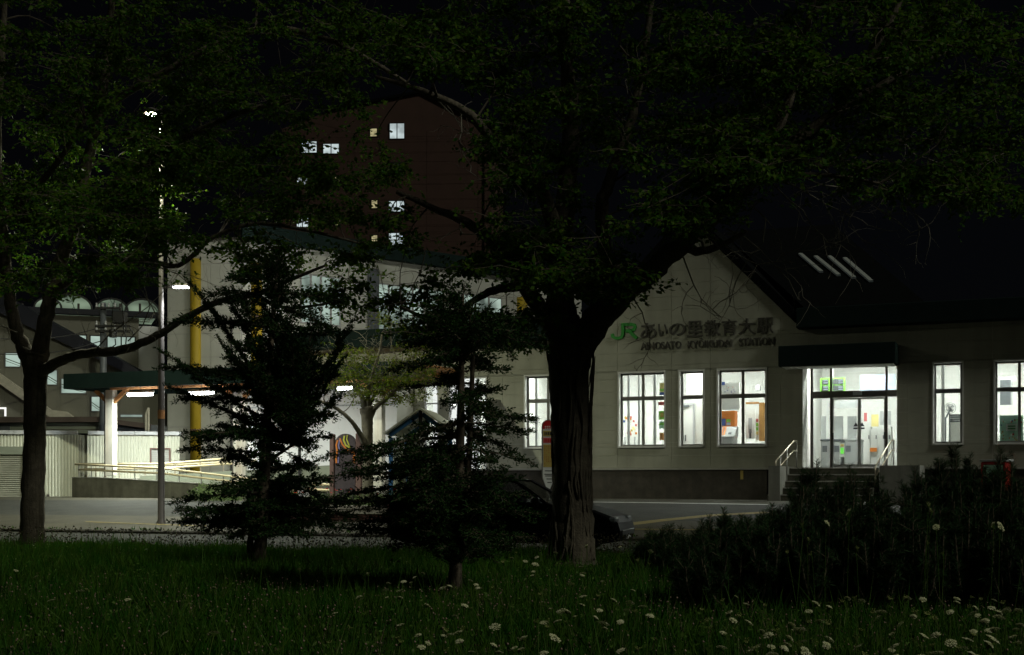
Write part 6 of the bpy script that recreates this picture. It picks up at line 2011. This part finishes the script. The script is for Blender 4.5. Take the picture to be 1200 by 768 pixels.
# clover heads and seed heads on stems
def heads(name, label, XYh, hmin, hmax, r, m, seed):
    rgh = np.random.default_rng(seed)
    n = len(XYh)
    h = rgh.uniform(hmin, hmax, n)
    top = np.stack([XYh[:, 0]+rgh.normal(0, .04, n), XYh[:, 1]+rgh.normal(0, .04, n), 0.06+h], 1)
    rr = r*rgh.uniform(.6, 1.2, n)
    V = []; Fc = []
    octa = np.array([(1, 0, 0), (0, 1, 0), (-1, 0, 0), (0, -1, 0), (0, 0, 1.1), (0, 0, -.8)])
    oc = np.array([(0, 1, 4), (1, 2, 4), (2, 3, 4), (3, 0, 4), (1, 0, 5), (2, 1, 5), (3, 2, 5), (0, 3, 5)])
    V = (top[:, None, :]+octa[None]*rr[:, None, None]).reshape(-1, 3)
    Fc = (np.arange(n)[:, None, None]*6+oc[None]).reshape(-1)
    nb = len(V)
    # stems as thin triangles
    base = np.concatenate([XYh, np.full((n, 1), .05)], 1)
    w = 0.003
    S = np.stack([base+[w, 0, 0], base-[w, 0, 0], top], 1).reshape(-1, 3)
    Fs = nb+np.arange(3*n)
    o = raw_mesh(name, np.concatenate([V, S]), np.concatenate([Fc, Fs]), 3, m, None, (0, 15, .06))
    return tag(o, label, 'flowers', kind='stuff')
heads('clover_flowers', 'small faded pink clover heads scattered in the foreground grass', meadow_pts(1800, 6.5, 17), .10, .24, 0.011, 'clover', 1)
heads('dry_clover', 'brown dried clover heads mixed into the foreground grass', meadow_pts(900, 6.5, 20), .10, .26, 0.010, 'clover_dry', 2)
# silhouetted weeds along the road edge
k = 2200
px_ = rg.uniform(-30, 880, k); s_ = -3.75-np.abs(rg.normal(0, .6, k))
kk = (px_-600)/F
Yh = (26.7+s_)/(CN+SN*kk); Xh = kk*Yh
heads('edge_weeds', 'dark seed heads on stems along the edge of the road', np.stack([Xh, Yh], 1), .16, .48, 0.021, 'clover_dry', 3)
# weeds in the kerb gutter
k = 500
px_ = rg.uniform(-30, 880, k)
s_ = np.where(rg.random(k) < .75, -0.03-np.abs(rg.normal(0, .05, k)), 0.2+np.abs(rg.normal(0, .06, k)))
kk = (px_-600)/F; Yh = (26.7+s_)/(CN+SN*kk); Xh = kk*Yh
cl = np.sin(px_*.11)+np.sin(px_*.043+1) > -0.3
Xh, Yh, s_ = Xh[cl], Yh[cl], s_[cl]
m_ = 5
C = np.repeat(np.stack([Xh, Yh, np.where(s_ < 0, .12, .28)], 1), m_, 0)
C[:, :2] += rg.normal(0, .03, (len(C), 2))
D = np.stack([rg.normal(0, .6, len(C)), rg.normal(0, .6, len(C)), np.ones(len(C))], 1)
tag(leaves('gutter_weeds', C, D, 0.09, 0.02, 'grass', None, (0, 27, .1), 8), 'tufts of weeds growing in the gutter along the kerb', 'weeds', kind='stuff')

# ---- wild carrot flowers, one thing each
def carrot_proto(kind, seed):
    """built at the origin: stem foot at z=0, head at z=1 m scaled on copy"""
    rng = random.Random(seed)
    st = MB(); hd = MB()
    h = 0.5
    bend = (rng.gauss(0, .05), rng.gauss(0, .05))
    pts = [(0, 0, 0), (bend[0]*.3, bend[1]*.3, h*.35), (bend[0]*.7, bend[1]*.7, h*.7), (bend[0], bend[1], h-0.03)]
    st.tube(catmull(pts, 3), [0.0028]*5+[0.0024]*5, 5, False)
    c = Vector(pts[-1]); tilt = Vector((rng.gauss(0, .35), rng.gauss(-.25, .3), 1)).normalized()
    u = tilt.orthogonal().normalized(); w = tilt.cross(u)
    R_ = rng.uniform(.022, .038) if kind == 'open' else rng.uniform(.016, .022)
    n = 26 if kind == 'open' else 14
    for i in range(n):
        q = math.sqrt((i+.5)/n); a = i*2.399
        r = R_*q
        hz = (0.030 - 0.010*q*q) if kind == 'open' else (0.020+0.022*q)
        p = c+(u*math.cos(a)+w*math.sin(a))*r+tilt*hz
        st.tube([c, p], [0.0012, 0.0008], 3, False)
        fr = (0.0088 if kind == 'open' else 0.006)*rng.uniform(.7, 1.15)
        nn = (tilt+Vector((rng.gauss(0, .25), rng.gauss(0, .25), 0))).normalized(); uu = nn.orthogonal().normalized(); ww = nn.cross(uu)
        b = len(hd.v); hd.v.append(tuple(p+nn*0.002)); m = 8
        for k in range(m):
            aa = k*2*math.pi/m; rr = fr*(1.0 if k % 2 else .62)
            q2 = p+(uu*math.cos(aa)+ww*math.sin(aa))*rr; hd.v.append((q2.x, q2.y, q2.z))
        for k in range(m): hd.f.append((b, b+1+k, b+1+(k+1) % m))
    for k in range(6):   # bracts
        a = k*1.047; p = c+(u*math.cos(a)+w*math.sin(a))*0.02-tilt*0.008
        st.v += [tuple(c), tuple(c+(p-c)*.6+tilt*.002), tuple(p)]; m0 = len(st.v); st.f.append((m0-3, m0-2, m0-1))
    # a leaf pair on the stem
    return st, hd
protos = []
LAB = {'open': 'white open wild carrot flower', 'bud': 'small greenish closed wild carrot head'}
GRP = {'open': 'open wild carrots', 'bud': 'closed wild carrots'}
for i in range(9):
    kind = 'open' if i < 6 else 'bud'
    st, hd = carrot_proto(kind, 300+i)
    t = thing('wild_carrot', LAB[kind], 'flower', (0, 0, 0), GRP[kind])
    st.build('stem', 'stem', t); hd.build('flower_head', 'umbel' if kind == 'open' else 'umbel_bud', t)
    protos.append((t, list(t.children), kind))
rng = random.Random(99)
spots = []
def scatter(where, n, x0, x1, y0, y1, hmin, hmax, pb, Yfix=None):
    for _ in range(n):
        px_, py_ = rng.uniform(x0, x1), rng.uniform(y0, y1)
        for _t in range(20):
            h = rng.uniform(hmin, hmax)
            Y = (ZE-.06-h)*F/(py_-HZ) if Yfix is None else Yfix+rng.uniform(-.4, .4)
            if Yfix is not None: h = ZE-.06-(py_-HZ)/F*Y
            if 6.0 < Y < 22: break
        else: continue
        X = (px_-600)/F*Y
        if s_of(X, Y) > -3.8: continue
        spots.append((X, Y, h, pb, where))
scatter('in the grass below the big trunk', 74, 420, 760, 668, 766, .34, .58, .35)
scatter('in the grass below the big trunk', 20, 400, 760, 650, 705, .35, .55, .3)
scatter('in the grass below the dwarf pines', 104, 840, 1205, 698, 768, .42, .66, .35)
scatter('in the grass below the dwarf pines', 30, 1080, 1205, 700, 768, .42, .66, .3)
scatter('in the grass below the big trunk', 9, 640, 860, 680, 766, .35, .55, .4)
scatter('standing tall against the dwarf pines', 15, 890, 1200, 582, 650, 1, 1, .5, 12.6)
scatter('at the road edge beside the big trunk', 16, 560, 770, 632, 662, .4, .7, .3)
scatter('in the bare grass at lower left', 16, 10, 420, 665, 762, .35, .5, .2)
used = set()
for (X, Y, h, pb, where) in spots:
    kind = 'bud' if rng.random() < pb else 'open'
    idx = rng.randrange(6) if kind == 'open' else 6+rng.randrange(3)
    t, ch, _ = protos[idx]
    if idx in used:
        c = t.copy(); COL.objects.link(c)
        for q in ch:
            d = q.copy(); COL.objects.link(d); d.parent = c
    else:
        used.add(idx); c = t
    c['label'] = LAB[kind]+' '+where; c['group'] = GRP[kind]+' '+where
    c.location = (X, Y, 0.055)
    s = max(.75, min(1.5, rng.gauss(1, .12)))
    c.scale = (s, s, h/0.5 if h/0.5 < 1.7 else 1.7)
    if h/0.5 > 1.7: c.scale = (1.0, 1.0, h/0.5)
    # keep the head round: the head is 6% of the height, so stretch is mild
    c.rotation_euler = (0, 0, rng.uniform(0, 6.28))
for i, (t, ch, k) in enumerate(protos):
    if i not in used:
        for q in ch: bpy.data.objects.remove(q)
        bpy.data.objects.remove(t)
# ================================================================== PARKED CAR
cc = P(588, 0, 25.55)
CF = Frame((cc.x, cc.y), -16.6)
cz = 0.095
car = thing('parked_car', 'dark hatchback parked on the road behind the wide fir and the big trunk', 'car', CF.w(0, 0, cz))
def cx(p): return CF.x(p, -0.85)
L0, L1 = cx(452), cx(725)
Lc = L1-L0
u = lambda t: L0+Lc*t
# side profile: lower body
low = [(0.0, .42), (0.0, .72), (.012, .95), (.03, 1.0), (.60, .98), (.69, .97), (.80, .92), (.90, .84), (.965, .72), (.99, .60), (1.0, .45), (.99, .25), (.93, .20), (.06, .20), (.01, .26)]
def loft(profile, widths, name, m):
    """profile: list of (t, z) ring mirrored across the width with rounding"""
    b = MB(CF)
    n = len(profile)
    rows = []
    ys = [(-1, .96), (-.94, 1.0), (.94, 1.0), (1, .96)]
    for yf, sc in ys:
        r = len(b.v)
        for (t, z) in profile:
            tt = .5+(t-.5)*(sc if abs(yf) == 1 else 1)
            w = widths(t, z)
            b.v.append((u(tt), yf*w, cz+z*(1 if abs(yf) < 1 else .985)))
        rows.append(r)
    for a, c in zip(rows, rows[1:]):
        for i in range(n):
            j = (i+1) % n
            b.f.append((a+i, a+j, c+j, c+i))
    b.f.append(tuple(rows[0]+i for i in reversed(range(n)))); b.f.append(tuple(rows[-1]+i for i in range(n)))
    return b.build(name, m, car)
loft(low, lambda t, z: .85-(.10*max(0, t-.85)/.15)-(.06*max(0, .1-t)/.1)-(.03 if z > .9 else 0), 'body', 'car_paint')
# roof and pillars
roof = [(.12, 1.405), (.2, 1.44), (.35, 1.46), (.5, 1.44), (.555, 1.41), (.55, 1.385), (.5, 1.405), (.35, 1.425), (.2, 1.405), (.12, 1.37)]
loft(roof, lambda t, z: .64, 'roof', 'car_paint')
def pillar(t0, z0, t1, z1, w=0.05):
    for s in (-1, 1):
        MB(CF).tube([(u(t0), s*.79, cz+z0), (u((t0+t1)/2), s*.73, cz+(z0+z1)/2+.02), (u(t1), s*.62, cz+z1)], w, 6).build('pillar', 'car_paint', car)
pillar(.70, .95, .55, 1.40, .035); pillar(.40, .97, .38, 1.42, .035); pillar(.03, .98, .13, 1.39, .06); pillar(.19, .98, .2, 1.41, .03)
for s in (-1, 1):
    for (a, b, c, d) in ((.41, .68, .395, .545), (.20, .39, .21, .375)):
        k = MB(CF)
        k.quad((u(a), s*.785, cz+.985), (u(b), s*.785, cz+.975), (u(d), s*.635, cz+1.395), (u(c), s*.635, cz+1.41))
        k.build('side_window', 'car_glass', car)
k = MB(CF); k.quad((u(.705), -.76, cz+.955), (u(.705), .76, cz+.955), (u(.553), .60, cz+1.395), (u(.553), -.60, cz+1.395)); k.build('windscreen', 'car_glass', car)
k = MB(CF); k.quad((u(.025), -.74, cz+.99), (u(.025), .74, cz+.99), (u(.125), .60, cz+1.38), (u(.125), -.60, cz+1.38)); k.build('rear_window', 'car_glass', car)
for t in (.185, .80):
    for s in (-1, 1):
        y = s*.80
        w_ = MB(CF)
        R_ = .305
        prof = [(R_*.62, -.10), (R_*.93, -.10), (R_, -.07), (R_, .07), (R_*.93, .10), (R_*.62, .10)]
        for (r, yy) in prof:
            for k in range(20):
                a = 2*math.pi*k/20; w_.v.append((u(t)+r*math.cos(a), y+yy, cz+.305+r*math.sin(a)))
        for i in range(len(prof)-1):
            for k in range(20):
                j = (k+1) % 20; w_.f.append((i*20+k, i*20+j, (i+1)*20+j, (i+1)*20+k))
        wh = w_.build('wheel', 'rubber', car)
        r_ = MB(CF)
        for k in range(7):
            a = 2*math.pi*k/7; da = .16
            r_.v += [(u(t)+.05*math.cos(a-da*2), y+s*.09, cz+.305+.05*math.sin(a-da*2)), (u(t)+.19*math.cos(a-da), y+s*.085, cz+.305+.19*math.sin(a-da)), (u(t)+.19*math.cos(a+da), y+s*.085, cz+.305+.19*math.sin(a+da)), (u(t)+.05*math.cos(a+da*2), y+s*.09, cz+.305+.05*math.sin(a+da*2))]
            b = len(r_.v); r_.f.append((b-4, b-3, b-2, b-1))
        r_.build('rim', 'alu_light', wh)
for s in (-1, 1):
    MB(CF).bbox(u(.935), u(.985), s*.62-.14, s*.62+.14, cz+.60, cz+.71, .03).build('headlight', 'lamp_glass', car)
    MB(CF).bbox(u(-.002), u(.02), s*.68-.09, s*.68+.09, cz+.68, cz+.92, .02).build('tail_light', 'red', car)
    MB(CF).bbox(u(.645), u(.675), s*.93-.09, s*.93+.09, cz+.97, cz+1.09, .03).build('wing_mirror', 'car_paint', car)
    MB(CF).box(u(.42), u(.46), s*.862-.008, s*.862+.008, cz+.84, cz+.865).build('door_handle', 'steel', car)
MB(CF).bbox(u(.988), u(1.004), -.55, .55, cz+.36, cz+.46, .01).build('grille', 'kit_dark', car)
MB(CF).box(u(1.0), u(1.007), -.17, .17, cz+.28, cz+.355).build('number_plate', 'sign_white', car)
for t in (.30, .52):
    for s in (-1, 1):
        MB(CF).bbox(u(t)-.06, u(t)+.06, s*.36-.22, s*.36+.22, cz+.5, cz+1.12, .04).build('seat_back', 'rubber', car)
